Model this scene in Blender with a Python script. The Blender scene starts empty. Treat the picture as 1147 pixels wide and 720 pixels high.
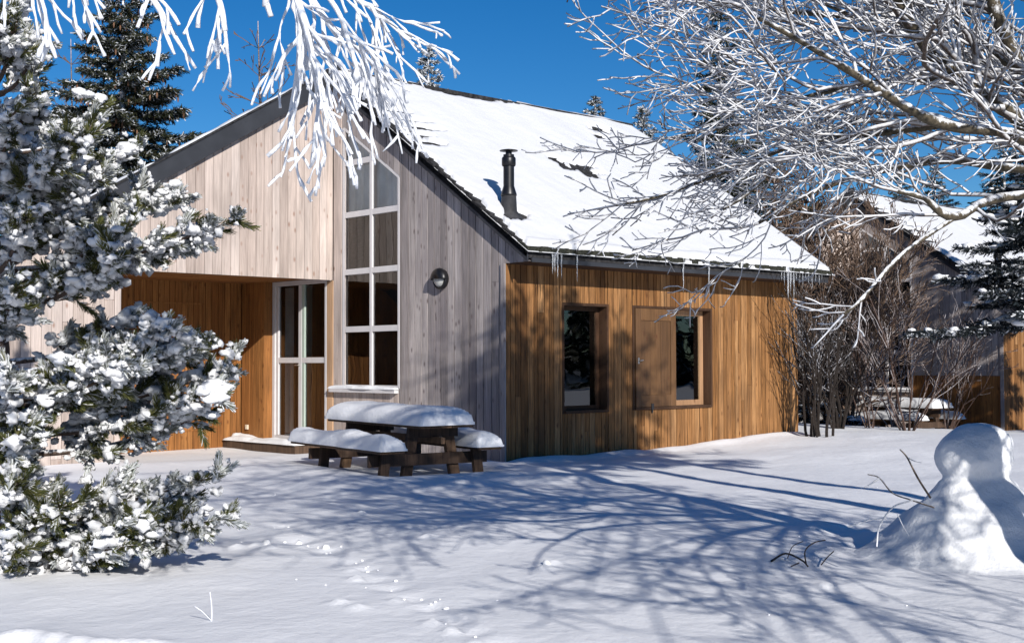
import bpy, bmesh, math, random
import numpy as np
from mathutils import Vector, noise
rad = math.radians
S = bpy.context.scene
COL = S.collection

# ------------------------------------------------------------------ camera
CAM = np.array([-13.127, -14.197, 1.5])
YAW, PIT, ROL, FPX = 0.8197, 0.0319, -0.003, 1431.9      # focal length in pixels of a 1147 px wide frame
fw = np.array([math.cos(PIT)*math.cos(YAW), math.cos(PIT)*math.sin(YAW), math.sin(PIT)])
rt = np.array([math.sin(YAW), -math.cos(YAW), 0.0])
up = np.cross(rt, fw)
rt2 = rt*math.cos(ROL)+up*math.sin(ROL)
up2 = -rt*math.sin(ROL)+up*math.cos(ROL)
cd = bpy.data.cameras.new('camera')
cam = bpy.data.objects.new('camera', cd)
COL.objects.link(cam)
from mathutils import Matrix
M = Matrix(((rt2[0], up2[0], -fw[0], CAM[0]), (rt2[1], up2[1], -fw[1], CAM[1]), (rt2[2], up2[2], -fw[2], CAM[2]), (0, 0, 0, 1)))
cam.matrix_world = M
cd.sensor_width = 36.0
cd.lens = FPX/1147*36
cd.clip_start = 0.05
cd.clip_end = 2000
S.camera = cam

# ------------------------------------------------------------------ light
SUNV = np.array([-0.40, -1.0, 0.485]); SUNV = SUNV/np.linalg.norm(SUNV)      # towards the sun
ELEV = math.asin(SUNV[2]); AZ = math.atan2(SUNV[0], SUNV[1])                  # AZ clockwise from +Y
w = bpy.data.worlds.new('World'); S.world = w; w.use_nodes = True
nt = w.node_tree; nt.nodes.clear()
sky = nt.nodes.new('ShaderNodeTexSky'); sky.sky_type = 'NISHITA'; sky.sun_disc = False
sky.sun_elevation = ELEV; sky.sun_rotation = AZ; sky.altitude = 1600; sky.air_density = 1.0; sky.dust_density = 0.15; sky.ozone_density = 2.2
hs = nt.nodes.new('ShaderNodeHueSaturation'); hs.inputs['Saturation'].default_value = 1.42
bg = nt.nodes.new('ShaderNodeBackground'); bg.inputs['Strength'].default_value = 0.072
wo = nt.nodes.new('ShaderNodeOutputWorld')
tn = nt.nodes.new('ShaderNodeMix'); tn.data_type = 'RGBA'; tn.blend_type = 'MULTIPLY'; tn.inputs[0].default_value = 1.0; tn.inputs[7].default_value = (0.70, 0.88, 1.02, 1)
nt.links.new(sky.outputs[0], hs.inputs['Color']); nt.links.new(hs.outputs[0], tn.inputs[6]); nt.links.new(tn.outputs[2], bg.inputs['Color']); nt.links.new(bg.outputs[0], wo.inputs['Surface'])
sl = bpy.data.lights.new('sun', 'SUN'); sl.energy = 4.6; sl.angle = rad(0.53); sl.color = (1.0, 0.955, 0.89)
so = bpy.data.objects.new('sun', sl); COL.objects.link(so)
so.rotation_euler = Vector(tuple(SUNV)).to_track_quat('Z', 'Y').to_euler()
S.view_settings.view_transform = 'Standard'; S.view_settings.look = 'None'
S.view_settings.exposure = 0.30; S.view_settings.gamma = 1.0
S.view_settings.use_curve_mapping = False
S.render.engine = 'CYCLES'
S.cycles.max_bounces = 6; S.cycles.diffuse_bounces = 2; S.cycles.transparent_max_bounces = 12
S.render.resolution_x = 1024; S.render.resolution_y = 642

def ray(x, y): return fw+rt2*(x-573.5)/FPX-up2*(y-360)/FPX
def P(x, y, dep): return CAM+ray(x, y)*dep            # a point of the place, found from where the photograph shows it
def PL(x, y, ax, val):
    R = ray(x, y); return CAM+R*((val-CAM[ax])/R[ax])

# ------------------------------------------------------------------ materials
def newmat(name):
    m = bpy.data.materials.new(name); m.use_nodes = True
    nt = m.node_tree; b = nt.nodes['Principled BSDF']
    return m, nt, b
def N(nt, typ, **kw):
    n = nt.nodes.new(typ)
    for k, v in kw.items():
        if k in n.inputs.keys() if hasattr(n.inputs, 'keys') else False: n.inputs[k].default_value = v
        else: setattr(n, k, v)
    return n
def L(nt, a, b): nt.links.new(a, b)
def ramp(nt, fac, stops):
    r = nt.nodes.new('ShaderNodeValToRGB'); e = r.color_ramp.elements
    while len(e) > 1: e.remove(e[-1])
    e[0].position = stops[0][0]; e[0].color = (*stops[0][1], 1)
    for p, c in stops[1:]:
        k = e.new(p); k.color = (*c, 1)
    L(nt, fac, r.inputs['Fac']); return r.outputs['Color']
def mixc(nt, fac, a, b, mode='MIX'):
    n = nt.nodes.new('ShaderNodeMix'); n.data_type = 'RGBA'; n.blend_type = mode
    for i, v in ((0, fac), (6, a), (7, b)):
        if hasattr(v, 'links'): L(nt, v, n.inputs[i])
        elif i == 0: n.inputs[0].default_value = v
        else: n.inputs[i].default_value = (*v, 1)
    return n.outputs[2]
def math_(nt, op, a, b=0.0, c=None):
    n = nt.nodes.new('ShaderNodeMath'); n.operation = op
    for i, v in enumerate((a, b, c)):
        if v is None: continue
        if hasattr(v, 'links'): L(nt, v, n.inputs[i])
        else: n.inputs[i].default_value = v
    return n.outputs[0]
def tex(nt, typ, vec, **kw):
    n = nt.nodes.new(typ)
    for k, v in kw.items(): n.inputs[k].default_value = v
    L(nt, vec, n.inputs['Vector']); return n
def mapping(nt, vec, sc, off=None):
    m = nt.nodes.new('ShaderNodeMapping'); L(nt, vec, m.inputs['Vector']); m.inputs['Scale'].default_value = sc
    if off is not None: L(nt, off, m.inputs['Location'])
    return m.outputs[0]
def bump(nt, b, h, dist, strength=1.0):
    n = nt.nodes.new('ShaderNodeBump'); n.inputs['Distance'].default_value = dist; n.inputs['Strength'].default_value = strength
    L(nt, h, n.inputs['Height']); L(nt, n.outputs[0], b.inputs['Normal'])

def wood(name, stops, knotc, grain=1.0, rough=0.75, stain=None):
    """stops: colour ramp over board to board variation"""
    m, nt, b = newmat(name)
    at = nt.nodes.new('ShaderNodeAttribute'); at.attribute_name = 'bv'
    tc = nt.nodes.new('ShaderNodeTexCoord'); obj = tc.outputs['Object']
    bv = at.outputs['Fac']
    sh = nt.nodes.new('ShaderNodeCombineXYZ'); 
    o = math_(nt, 'MULTIPLY', bv, 37.0); L(nt, o, sh.inputs[2]); L(nt, math_(nt, 'MULTIPLY', bv, 11.0), sh.inputs[0])
    base = ramp(nt, bv, stops)
    vg = mapping(nt, obj, (38, 38, 1.6), sh.outputs[0])
    g = tex(nt, 'ShaderNodeTexNoise', vg, Scale=1.0, Detail=5.0, Roughness=0.65, Distortion=0.6)
    vl = mapping(nt, obj, (5, 5, 0.9), sh.outputs[0])
    g2 = tex(nt, 'ShaderNodeTexNoise', vl, Scale=1.0, Detail=3.0)
    vk = mapping(nt, obj, (9, 9, 4.6), sh.outputs[0])
    k = tex(nt, 'ShaderNodeTexVoronoi', vk, Scale=1.0, Randomness=1.0)
    km = nt.nodes.new('ShaderNodeMapRange'); km.inputs[1].default_value = 0.06; km.inputs[2].default_value = 0.27; km.inputs[3].default_value = 1; km.inputs[4].default_value = 0
    L(nt, k.outputs['Distance'], km.inputs[0])
    # only some cells carry a knot
    sep = nt.nodes.new('ShaderNodeSeparateColor'); L(nt, k.outputs['Color'], sep.inputs[0])
    kk = math_(nt, 'MULTIPLY', km.outputs[0], math_(nt, 'GREATER_THAN', sep.outputs[0], 0.60))
    gm = nt.nodes.new('ShaderNodeMapRange'); gm.inputs[1].default_value = 0.3; gm.inputs[2].default_value = 0.7
    gm.inputs[3].default_value = 1-0.42*grain; gm.inputs[4].default_value = 1+0.25*grain
    L(nt, g.outputs['Fac'], gm.inputs[0])
    g2m = nt.nodes.new('ShaderNodeMapRange'); g2m.inputs[1].default_value = 0.3; g2m.inputs[2].default_value = 0.7
    g2m.inputs[3].default_value = 0.78; g2m.inputs[4].default_value = 1.18
    L(nt, g2.outputs['Fac'], g2m.inputs[0])
    f = math_(nt, 'MULTIPLY', gm.outputs[0], g2m.outputs[0])
    cc = nt.nodes.new('ShaderNodeCombineXYZ')
    for i in range(3): L(nt, f, cc.inputs[i])
    c = mixc(nt, 1.0, base, cc.outputs[0], 'MULTIPLY')
    if stain:
        vs = mapping(nt, obj, (2.2, 2.2, 0.7))
        st = tex(nt, 'ShaderNodeTexNoise', vs, Scale=1.0, Detail=4.0)
        sm = nt.nodes.new('ShaderNodeMapRange'); sm.inputs[1].default_value = 0.5; sm.inputs[2].default_value = 0.72; sm.inputs[4].default_value = 0.6
        L(nt, st.outputs['Fac'], sm.inputs[0])
        c = mixc(nt, sm.outputs[0], c, stain)
    c = mixc(nt, math_(nt, 'MULTIPLY', kk, 0.85), c, knotc)
    L(nt, c, b.inputs['Base Color']); b.inputs['Roughness'].default_value = rough
    b.inputs['Specular IOR Level'].default_value = 0.25
    bump(nt, b, g.outputs['Fac'], 0.004, 0.6)
    return m

def flat(name, col, rough=0.6, metal=0.0, var=0.12, scale=8.0, spec=0.5):
    m, nt, b = newmat(name)
    tc = nt.nodes.new('ShaderNodeTexCoord')
    n = tex(nt, 'ShaderNodeTexNoise', tc.outputs['Object'], Scale=scale, Detail=4.0)
    c = ramp(nt, n.outputs['Fac'], [(0.3, tuple(x*(1-var) for x in col)), (0.7, tuple(min(1, x*(1+var)) for x in col))])
    L(nt, c, b.inputs['Base Color']); b.inputs['Roughness'].default_value = rough; b.inputs['Metallic'].default_value = metal
    b.inputs['Specular IOR Level'].default_value = spec
    return m

def snowmat(name, fine=260.0, mid=14.0, amp=1.0, col=(0.80, 0.81, 0.83)):
    m, nt, b = newmat(name)
    tc = nt.nodes.new('ShaderNodeTexCoord')
    g = nt.nodes.new('ShaderNodeNewGeometry')
    n1 = tex(nt, 'ShaderNodeTexNoise', g.outputs['Position'], Scale=fine, Detail=3.0, Roughness=0.7)
    n2 = tex(nt, 'ShaderNodeTexNoise', g.outputs['Position'], Scale=mid, Detail=5.0, Roughness=0.6)
    vo = tex(nt, 'ShaderNodeTexNoise', g.outputs['Position'], Scale=70.0, Detail=2.0)
    h = math_(nt, 'ADD', math_(nt, 'MULTIPLY', n1.outputs['Fac'], 0.10), math_(nt, 'MULTIPLY', n2.outputs['Fac'], 1.0))
    h = math_(nt, 'ADD', h, math_(nt, 'MULTIPLY', vo.outputs['Fac'], 0.16))
    bump(nt, b, h, 0.022*amp, 0.55)
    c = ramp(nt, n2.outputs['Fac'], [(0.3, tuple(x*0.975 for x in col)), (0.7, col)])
    L(nt, c, b.inputs['Base Color'])
    b.inputs['Roughness'].default_value = 0.6; b.inputs['Specular IOR Level'].default_value = 0.25
    b.inputs['Subsurface Weight'].default_value = 0.0
    return m

def frostbark(name, bark, white=(0.80, 0.82, 0.86), lo=-0.25, hi=0.25, dirv=(-0.3, -0.45, 0.8), namp=0.9, scale=26.0):
    """rime that has built up on the weather side of each twig; attribute bv: extra frost towards the tips"""
    m, nt, b = newmat(name)
    g = nt.nodes.new('ShaderNodeNewGeometry')
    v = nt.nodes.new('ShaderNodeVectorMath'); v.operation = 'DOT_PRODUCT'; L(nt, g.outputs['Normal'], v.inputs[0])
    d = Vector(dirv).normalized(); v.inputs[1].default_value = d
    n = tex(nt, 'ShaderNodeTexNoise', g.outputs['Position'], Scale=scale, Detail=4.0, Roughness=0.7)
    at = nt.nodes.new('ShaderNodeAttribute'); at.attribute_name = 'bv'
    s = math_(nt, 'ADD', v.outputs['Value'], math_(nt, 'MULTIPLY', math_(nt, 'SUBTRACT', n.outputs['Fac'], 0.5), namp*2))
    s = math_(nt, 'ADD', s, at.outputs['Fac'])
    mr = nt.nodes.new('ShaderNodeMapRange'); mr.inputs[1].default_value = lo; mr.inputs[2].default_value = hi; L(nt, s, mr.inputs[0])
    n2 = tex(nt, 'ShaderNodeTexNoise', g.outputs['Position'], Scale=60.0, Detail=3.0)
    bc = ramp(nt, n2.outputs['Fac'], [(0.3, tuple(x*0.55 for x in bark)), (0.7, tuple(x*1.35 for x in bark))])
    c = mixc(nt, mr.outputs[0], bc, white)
    L(nt, c, b.inputs['Base Color']); b.inputs['Roughness'].default_value = 0.8; b.inputs['Specular IOR Level'].default_value = 0.2
    bump(nt, b, n2.outputs['Fac'], 0.006, 0.8)
    return m

def attrmat(name, stops, rough=0.7, trans=0.0, spec=0.2):
    m, nt, b = newmat(name)
    at = nt.nodes.new('ShaderNodeAttribute'); at.attribute_name = 'bv'
    L(nt, ramp(nt, at.outputs['Fac'], stops), b.inputs['Base Color'])
    b.inputs['Roughness'].default_value = rough; b.inputs['Specular IOR Level'].default_value = spec
    return m

def glassmat(name, tint=(0.9, 0.95, 0.95), ior=1.5, boost=0.04):
    m, nt, b = newmat(name); nt.nodes.remove(b)
    out = [n for n in nt.nodes if n.type == 'OUTPUT_MATERIAL'][0]
    tr = nt.nodes.new('ShaderNodeBsdfTransparent'); tr.inputs[0].default_value = (*tint, 1)
    gl = nt.nodes.new('ShaderNodeBsdfGlossy'); gl.inputs['Roughness'].default_value = 0.015
    fr = nt.nodes.new('ShaderNodeFresnel'); fr.inputs[0].default_value = ior
    f = math_(nt, 'ADD', math_(nt, 'MULTIPLY', fr.outputs[0], 1.6), boost)
    mx = nt.nodes.new('ShaderNodeMixShader'); L(nt, f, mx.inputs[0]); L(nt, tr.outputs[0], mx.inputs[1]); L(nt, gl.outputs[0], mx.inputs[2])
    tcg = nt.nodes.new('ShaderNodeTexCoord'); n = tex(nt, 'ShaderNodeTexNoise', tcg.outputs['Object'], Scale=1.6, Detail=1.0)
    bp = nt.nodes.new('ShaderNodeBump'); bp.inputs['Distance'].default_value = 0.004; L(nt, n.outputs['Fac'], bp.inputs['Height']); L(nt, bp.outputs[0], gl.inputs['Normal'])
    L(nt, mx.outputs[0], out.inputs['Surface']); return m

MT = {}
MT['grey'] = wood('weathered_grey_boards', [(0, (0.25, 0.22, 0.212)), (0.5, (0.35, 0.31, 0.30)), (1, (0.45, 0.40, 0.38))], (0.11, 0.085, 0.085), 1.0, stain=(0.20, 0.175, 0.185))
MT['pale'] = wood('pale_silvered_boards', [(0, (0.39, 0.315, 0.275)), (0.5, (0.465, 0.385, 0.34)), (1, (0.53, 0.45, 0.405))], (0.25, 0.15, 0.11), 0.6)
MT['brown'] = wood('honey_brown_boards', [(0, (0.155, 0.066, 0.020)), (0.25, (0.235, 0.108, 0.035)), (0.7, (0.315, 0.152, 0.056)), (1, (0.385, 0.205, 0.086))], (0.09, 0.035, 0.012), 1.7, stain=(0.10, 0.05, 0.022))
MT['porchw'] = wood('porch_orange_boards', [(0, (0.22, 0.085, 0.022)), (1, (0.34, 0.15, 0.045))], (0.11, 0.035, 0.01), 1.2)
MT['dwood'] = wood('dark_stained_frame', [(0, (0.05, 0.025, 0.013)), (1, (0.075, 0.036, 0.018))], (0.03, 0.015, 0.01), 0.7)
MT['shut'] = wood('stained_shutter', [(0, (0.095, 0.050, 0.024)), (1, (0.165, 0.085, 0.036))], (0.08, 0.03, 0.015), 0.7, rough=0.5)
MT['sash'] = wood('sash_wood', [(0, (0.34, 0.19, 0.10)), (1, (0.38, 0.22, 0.12))], (0.15, 0.07, 0.03), 0.6)
MT['post'] = wood('post_wood', [(0, (0.50, 0.31, 0.18)), (1, (0.55, 0.36, 0.22))], (0.2, 0.1, 0.05), 0.5)
MT['table'] = wood('picnic_table_wood', [(0, (0.06, 0.038, 0.028)), (0.6, (0.10, 0.062, 0.04)), (1, (0.15, 0.09, 0.052))], (0.04, 0.025, 0.02), 1.0)
MT['fascia'] = flat('slate_grey_fascia', (0.032, 0.034, 0.040), 0.5, 0, 0.2, 3.0, 0.3)
MT['shingle'] = flat('dark_shingles', (0.028, 0.027, 0.028), 0.85, 0, 0.7, 14.0, 0.2)
MT['moss'] = flat('mossy_shingle_edge', (0.03, 0.031, 0.024), 0.95, 0, 0.8, 40.0, 0.1)
MT['frame'] = flat('grey_white_paint', (0.62, 0.60, 0.60), 0.45, 0, 0.05, 5.0, 0.4)
MT['greenglass'] = flat('frosted_seal', (0.42, 0.50, 0.44), 0.35, 0, 0.05, 5.0, 0.4)
MT['black'] = flat('black_enamel', (0.012, 0.012, 0.014), 0.38, 0.3, 0.3, 9.0, 0.5)
MT['lead'] = flat('lead_flashing', (0.05, 0.05, 0.053), 0.6, 0.4, 0.4, 9.0, 0.4)
MT['metal'] = flat('dull_metal', (0.5, 0.48, 0.45), 0.4, 0.9, 0.1)
MT['dark'] = flat('dark_interior', (0.012, 0.011, 0.011), 0.9)
MT['curtain'] = flat('pale_curtain', (0.80, 0.84, 0.83), 0.9, 0, 0.12, 4.0)
MT['glass'] = glassmat('window_glass')
MT['lampglass'] = flat('lamp_glass', (0.42, 0.42, 0.40), 0.12, 0, 0.2, 22.0, 0.6)
MT['plastic'] = flat('ivory_plastic', (0.65, 0.55, 0.42), 0.4)
MT['snow'] = snowmat('ground_snow', 260, 9.0, 1.0, (0.86, 0.865, 0.885))
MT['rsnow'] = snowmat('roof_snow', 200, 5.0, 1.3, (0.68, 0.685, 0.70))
MT['csnow'] = snowmat('clump_snow', 160, 24.0, 0.8)
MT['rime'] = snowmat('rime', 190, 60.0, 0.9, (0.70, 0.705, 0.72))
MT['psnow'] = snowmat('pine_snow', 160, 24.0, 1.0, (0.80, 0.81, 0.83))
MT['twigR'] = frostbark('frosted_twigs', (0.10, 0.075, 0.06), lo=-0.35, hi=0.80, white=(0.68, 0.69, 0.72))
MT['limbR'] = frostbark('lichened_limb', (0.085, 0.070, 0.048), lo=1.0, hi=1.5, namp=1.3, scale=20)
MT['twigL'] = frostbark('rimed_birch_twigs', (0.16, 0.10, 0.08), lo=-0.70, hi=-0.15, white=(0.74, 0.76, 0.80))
MT['bark'] = frostbark('pine_bark', (0.10, 0.07, 0.055), lo=1.0, hi=1.5)
MT['larch'] = frostbark('far_bare_twigs', (0.135, 0.090, 0.064), lo=0.9, hi=1.6, white=(0.5, 0.45, 0.45))
MT['shrub'] = frostbark('bare_shrub', (0.085, 0.052, 0.04), lo=0.35, hi=1.2, white=(0.5, 0.48, 0.50))
MT['darkshrub'] = frostbark('dark_shrub', (0.026, 0.020, 0.017), lo=0.65, hi=1.3, white=(0.6, 0.6, 0.64))  # shade put into the bark colour, darker than the sunlit shrubs
MT['needle'] = attrmat('pine_needles', [(0, (0.034, 0.046, 0.016)), (0.35, (0.09, 0.098, 0.028)), (0.55, (0.15, 0.14, 0.05)), (0.62, (0.32, 0.34, 0.32)), (1, (0.64, 0.66, 0.68))])
MT['spruce'] = attrmat('spruce_needles', [(0, (0.020, 0.026, 0.014)), (0.6, (0.052, 0.054, 0.028)), (0.82, (0.09, 0.085, 0.055)), (0.9, (0.42, 0.44, 0.46)), (1, (0.7, 0.72, 0.76))])
MT['bluefir'] = attrmat('blue_fir_needles', [(0, (0.010, 0.014, 0.015)), (0.75, (0.022, 0.03, 0.035)), (0.9, (0.14, 0.16, 0.19)), (1, (0.7, 0.72, 0.76))])
MT['cone'] = flat('spruce_cones', (0.17, 0.085, 0.045), 0.8, 0, 0.3, 9)
MT['stick'] = flat('dark_stick', (0.035, 0.024, 0.018), 0.8, 0, 0.4, 30)
def icemat():
    m, nt, b = newmat('ice')
    b.inputs['Base Color'].default_value = (0.93, 0.96, 1, 1); b.inputs['Roughness'].default_value = 0.08
    b.inputs['Transmission Weight'].default_value = 0.75; b.inputs['IOR'].default_value = 1.31
    return m
MT['ice'] = icemat()

# ------------------------------------------------------------------ mesh helpers
class MB:
    def __init__(s): s.v = []; s.f = []; s.a = []; s.mi = []
    def add(s, v, f, a=0.5, mi=0):
        o = len(s.v); s.v.extend([tuple(p) for p in v]); s.f.extend([tuple(i+o for i in q) for q in f])
        s.a.extend([a]*len(f) if not hasattr(a, '__len__') else list(a)); s.mi.extend([mi]*len(f))
    def hexa(s, p, a=0.5, mi=0):          # 8 points: bottom ring 0-3, top ring 4-7
        s.add(p, [(3, 2, 1, 0), (4, 5, 6, 7), (0, 1, 5, 4), (1, 2, 6, 5), (2, 3, 7, 6), (3, 0, 4, 7)], a, mi)
    def box(s, x0, x1, y0, y1, z0, z1, a=0.5, mi=0):
        s.hexa([(x0, y0, z0), (x1, y0, z0), (x1, y1, z0), (x0, y1, z0), (x0, y0, z1), (x1, y0, z1), (x1, y1, z1), (x0, y1, z1)], a, mi)
    def beam(s, p, q, wv, hv, a=0.5, mi=0):       # box from p to q with half-vectors wv, hv
        p, q, wv, hv = map(np.array, (p, q, wv, hv))
        s.hexa([p-wv-hv, q-wv-hv, q+wv-hv, p+wv-hv, p-wv+hv, q-wv+hv, q+wv+hv, p+wv+hv], a, mi)
    def lathe(s, prof, c=(0, 0, 0), n=20, a=0.5, mi=0, axis='z'):
        v = []; f = []
        for r, h in prof:
            for k in range(n):
                t = 2*math.pi*k/n
                if axis == 'z': v.append((c[0]+r*math.cos(t), c[1]+r*math.sin(t), c[2]+h))
                else: v.append((c[0]+h, c[1]+r*math.cos(t), c[2]+r*math.sin(t)))
        for i in range(len(prof)-1):
            for k in range(n):
                f.append((i*n+k, i*n+(k+1) % n, (i+1)*n+(k+1) % n, (i+1)*n+k))
        s.add(v, f, a, mi)
    def tube(s, pts, rads, n=4, a=0.5, mi=0):
        pts = np.array(pts, float); k = len(pts)
        d = np.gradient(pts, axis=0); d /= (np.linalg.norm(d, axis=1)[:, None]+1e-9)
        ref = np.array([0, 0, 1.0]) if abs(d[0][2]) < 0.85 else np.array([1.0, 0, 0])
        u = np.cross(d, ref); u /= (np.linalg.norm(u, axis=1)[:, None]+1e-9); w = np.cross(d, u)
        t = np.arange(n)*2*math.pi/n
        r = np.array(rads)[:, None, None]
        v = pts[:, None, :]+r*(np.cos(t)[None, :, None]*u[:, None, :]+np.sin(t)[None, :, None]*w[:, None, :])
        v = v.reshape(-1, 3)
        f = [(i*n+j, i*n+(j+1) % n, (i+1)*n+(j+1) % n, (i+1)*n+j) for i in range(k-1) for j in range(n)]
        f.append(tuple((k-1)*n+j for j in range(n)))
        s.add(v, f, a, mi)
    def build(s, name, mats, parent=None, smooth=False, org=None):
        if not isinstance(mats, (list, tuple)): mats = [mats]
        me = bpy.data.meshes.new(name)
        v = np.array(s.v, float)
        if org is None and parent is not None: org = worldloc(parent)
        if org is not None and len(v): v = v-np.array(org)
        me.from_pydata(v.tolist(), [], s.f)
        for m in mats: me.materials.append(m)
        if len(mats) > 1: me.polygons.foreach_set('material_index', s.mi)
        at = me.attributes.new('bv', 'FLOAT', 'FACE'); at.data.foreach_set('value', np.array(s.a, dtype=np.float32))
        if smooth: me.polygons.foreach_set('use_smooth', [True]*len(s.f))
        me.update()
        o = bpy.data.objects.new(name, me); COL.objects.link(o)
        if parent is not None: o.parent = parent
        elif org is not None: o.location = tuple(org)
        return o
def worldloc(o):
    p = np.array(o.location[:])
    return p if o.parent is None else p+worldloc(o.parent)
def tag(o, label=None, cat=None, group=None, kind=None):
    if label: o['label'] = label
    if cat: o['category'] = cat
    if group: o['group'] = group
    if kind: o['kind'] = kind
    return o
def empty(name, loc): 
    o = bpy.data.objects.new(name, None); COL.objects.link(o); o.location = tuple(loc); o.empty_display_size = 0.3; return o
def copy_tree(o, parent=None):
    c = o.copy(); COL.objects.link(c); c.parent = parent
    for ch in [x for x in bpy.data.objects if x.parent == o]: copy_tree(ch, c)
    return c
def soft(o, w=0.004, seg=1):
    m = o.modifiers.new('bevel', 'BEVEL'); m.width = w; m.segments = seg; m.limit_method = 'ANGLE'; return o

rng = np.random.default_rng(7)
R = random.Random(11)

# ------------------------------------------------------------------ snow ground
def sm(x, a, b):
    t = np.clip((x-a)/(b-a), 0, 1); return t*t*(3-2*t)
def vnoise(x, y, s, seed=0):
    """smooth value noise, numpy"""
    x = x/s+seed*13.7; y = y/s+seed*7.3
    xi = np.floor(x).astype(int); yi = np.floor(y).astype(int); fx = x-xi; fy = y-yi
    fx = fx*fx*(3-2*fx); fy = fy*fy*(3-2*fy)
    def h(i, j):
        n = (i*374761393+j*668265263+seed*1442695) & 0x7fffffff
        n = (n ^ (n >> 13))*1274126177 & 0x7fffffff
        return ((n ^ (n >> 16)) & 0xffff)/65535.0
    return (h(xi, yi)*(1-fx)+h(xi+1, yi)*fx)*(1-fy)+(h(xi, yi+1)*(1-fx)+h(xi+1, yi+1)*fx)*fy-0.5
TO = np.array([-2.90, -1.52]); TE1 = np.array([math.cos(rad(80)), math.sin(rad(80))]); TE2 = np.array([math.cos(rad(-10)), math.sin(rad(-10))])
dents = []
rr = random.Random(5)
trail = [PL(x, y, 2, 0.0)[:2] for x, y in ((318, 590), (335, 603), (352, 609), (368, 614), (388, 625), (408, 634), (420, 645), (440, 655), (462, 668), (480, 677), (505, 692), (530, 703), (560, 716))]
for i, p in enumerate(trail):
    dents.append((p[0], p[1], 0.09+0.03*rr.random(), -0.028))
    dents.append((p[0]-0.10, p[1]+0.09*rr.random(), 0.045+0.02*rr.random(), (0.03+0.02*rr.random())*(rr.random() < 0.6)))
for x, y in ((265, 610), (290, 608), (300, 612), (405, 578), (455, 560), (520, 563), (620, 628), (610, 634), (480, 600), (925, 655), (380, 672), (400, 678)):
    p = PL(x, y, 2, 0); dents.append((p[0], p[1], 0.06, 0.035))
for x, y in ((15, 703), (35, 705), (60, 708), (85, 712), (110, 715), (140, 716), (165, 718)):
    p = PL(x, y, 2, 0); dents.append((p[0], p[1], 0.09, 0.035)); dents.append((p[0]-0.08, p[1]-0.12, 0.10, -0.05))
for x, y in ((990, 600), (975, 590), (955, 585), (940, 598), (1000, 620), (960, 610), (915, 592)):
    p = PL(x, y, 2, 0); dents.append((p[0], p[1], 0.13, rr.uniform(-0.05, 0.06)))
def hgt(x, y):
    z = 0.13*sm(x, 2.0, 8.0)-0.48*sm(x, 9.5, 20.0)
    z = z+0.11*vnoise(x, y, 4.2, 1)+0.05*vnoise(x+0.4*y, y, 1.7, 2)+0.022*vnoise(x-y*0.5, y, 0.55, 3)+0.008*vnoise(x, y, 0.2, 4)
    far = sm(np.hypot(x, y), 60, 400); z = z+far*6*vnoise(x, y, 90, 5)
    # porch: thinner snow on the terrace
    pr = sm(x, -4.3, -3.7)*sm(y, 3.4, 5.2)*(1-sm(x, 0.2, 0.4)); z = z*(1-pr)+pr*(-0.10+0.03*vnoise(x, y, 0.8, 8))
    # drift along the walls
    z = z+0.05*np.exp(-(np.abs(y+0.12)/0.22)**2)*(1+1.2*vnoise(x, y*0, 0.5, 44))*sm(x, -0.2, 0.3)*(1-sm(x, 7.4, 8.0))
    # wind-scoured hollow round the picnic table
    u = (x-TO[0])*TE1[0]+(y-TO[1])*TE1[1]; v = (x-TO[0])*TE2[0]+(y-TO[1])*TE2[1]
    q = np.clip(1-np.abs((u-1.35)/2.6)**4, 0, 1)*np.clip(1-np.abs((v-0.41)/2.2)**4, 0, 1)
    z = z*(1-q)+0.10*q
    q = np.clip(1-np.abs((u-1.35)/1.5)**4, 0, 1)*np.clip(1-np.abs((v-0.41)/0.95)**4, 0, 1); z = z-0.09*q
    for dx, dy, r, a in dents:
        z = z+a*np.exp(-((x-dx)**2+(y-dy)**2)/(r*r))
    return z
def axis(lo, hi, d, mid, D, far):
    a = list(np.arange(lo, hi, d)); b = list(np.arange(hi, mid, D))
    out = a+b; x = mid; s = D
    while x < far: out.append(x); s *= 1.16; x += s
    x = lo; s = d; pre = []
    while x > -far: s *= 1.16; x -= s; pre.append(x)
    return np.array(pre[::-1]+out)
ax_ = axis(-12.0, -1.0, 0.05, 9.0, 0.1, 450); ay_ = axis(-13.0, 0.5, 0.05, 8.0, 0.1, 450)
X, Y = np.meshgrid(ax_, ay_, indexing='ij')
Z = hgt(X, Y)
nx, ny = X.shape
idx = np.arange(nx*ny).reshape(nx, ny)
fa = np.stack([idx[:-1, :-1], idx[1:, :-1], idx[1:, 1:], idx[:-1, 1:]], -1).reshape(-1, 4)
me = bpy.data.meshes.new('snow_ground')
me.from_pydata(np.stack([X, Y, Z], -1).reshape(-1, 3).tolist(), [], fa.tolist())
me.materials.append(MT['snow']); me.polygons.foreach_set('use_smooth', [True]*len(fa)); me.update()
go = bpy.data.objects.new('snow_ground', me); COL.objects.link(go); tag(go, kind='structure')
def gz(x, y): return float(hgt(np.array([float(x)]), np.array([float(y)]))[0])

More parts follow.
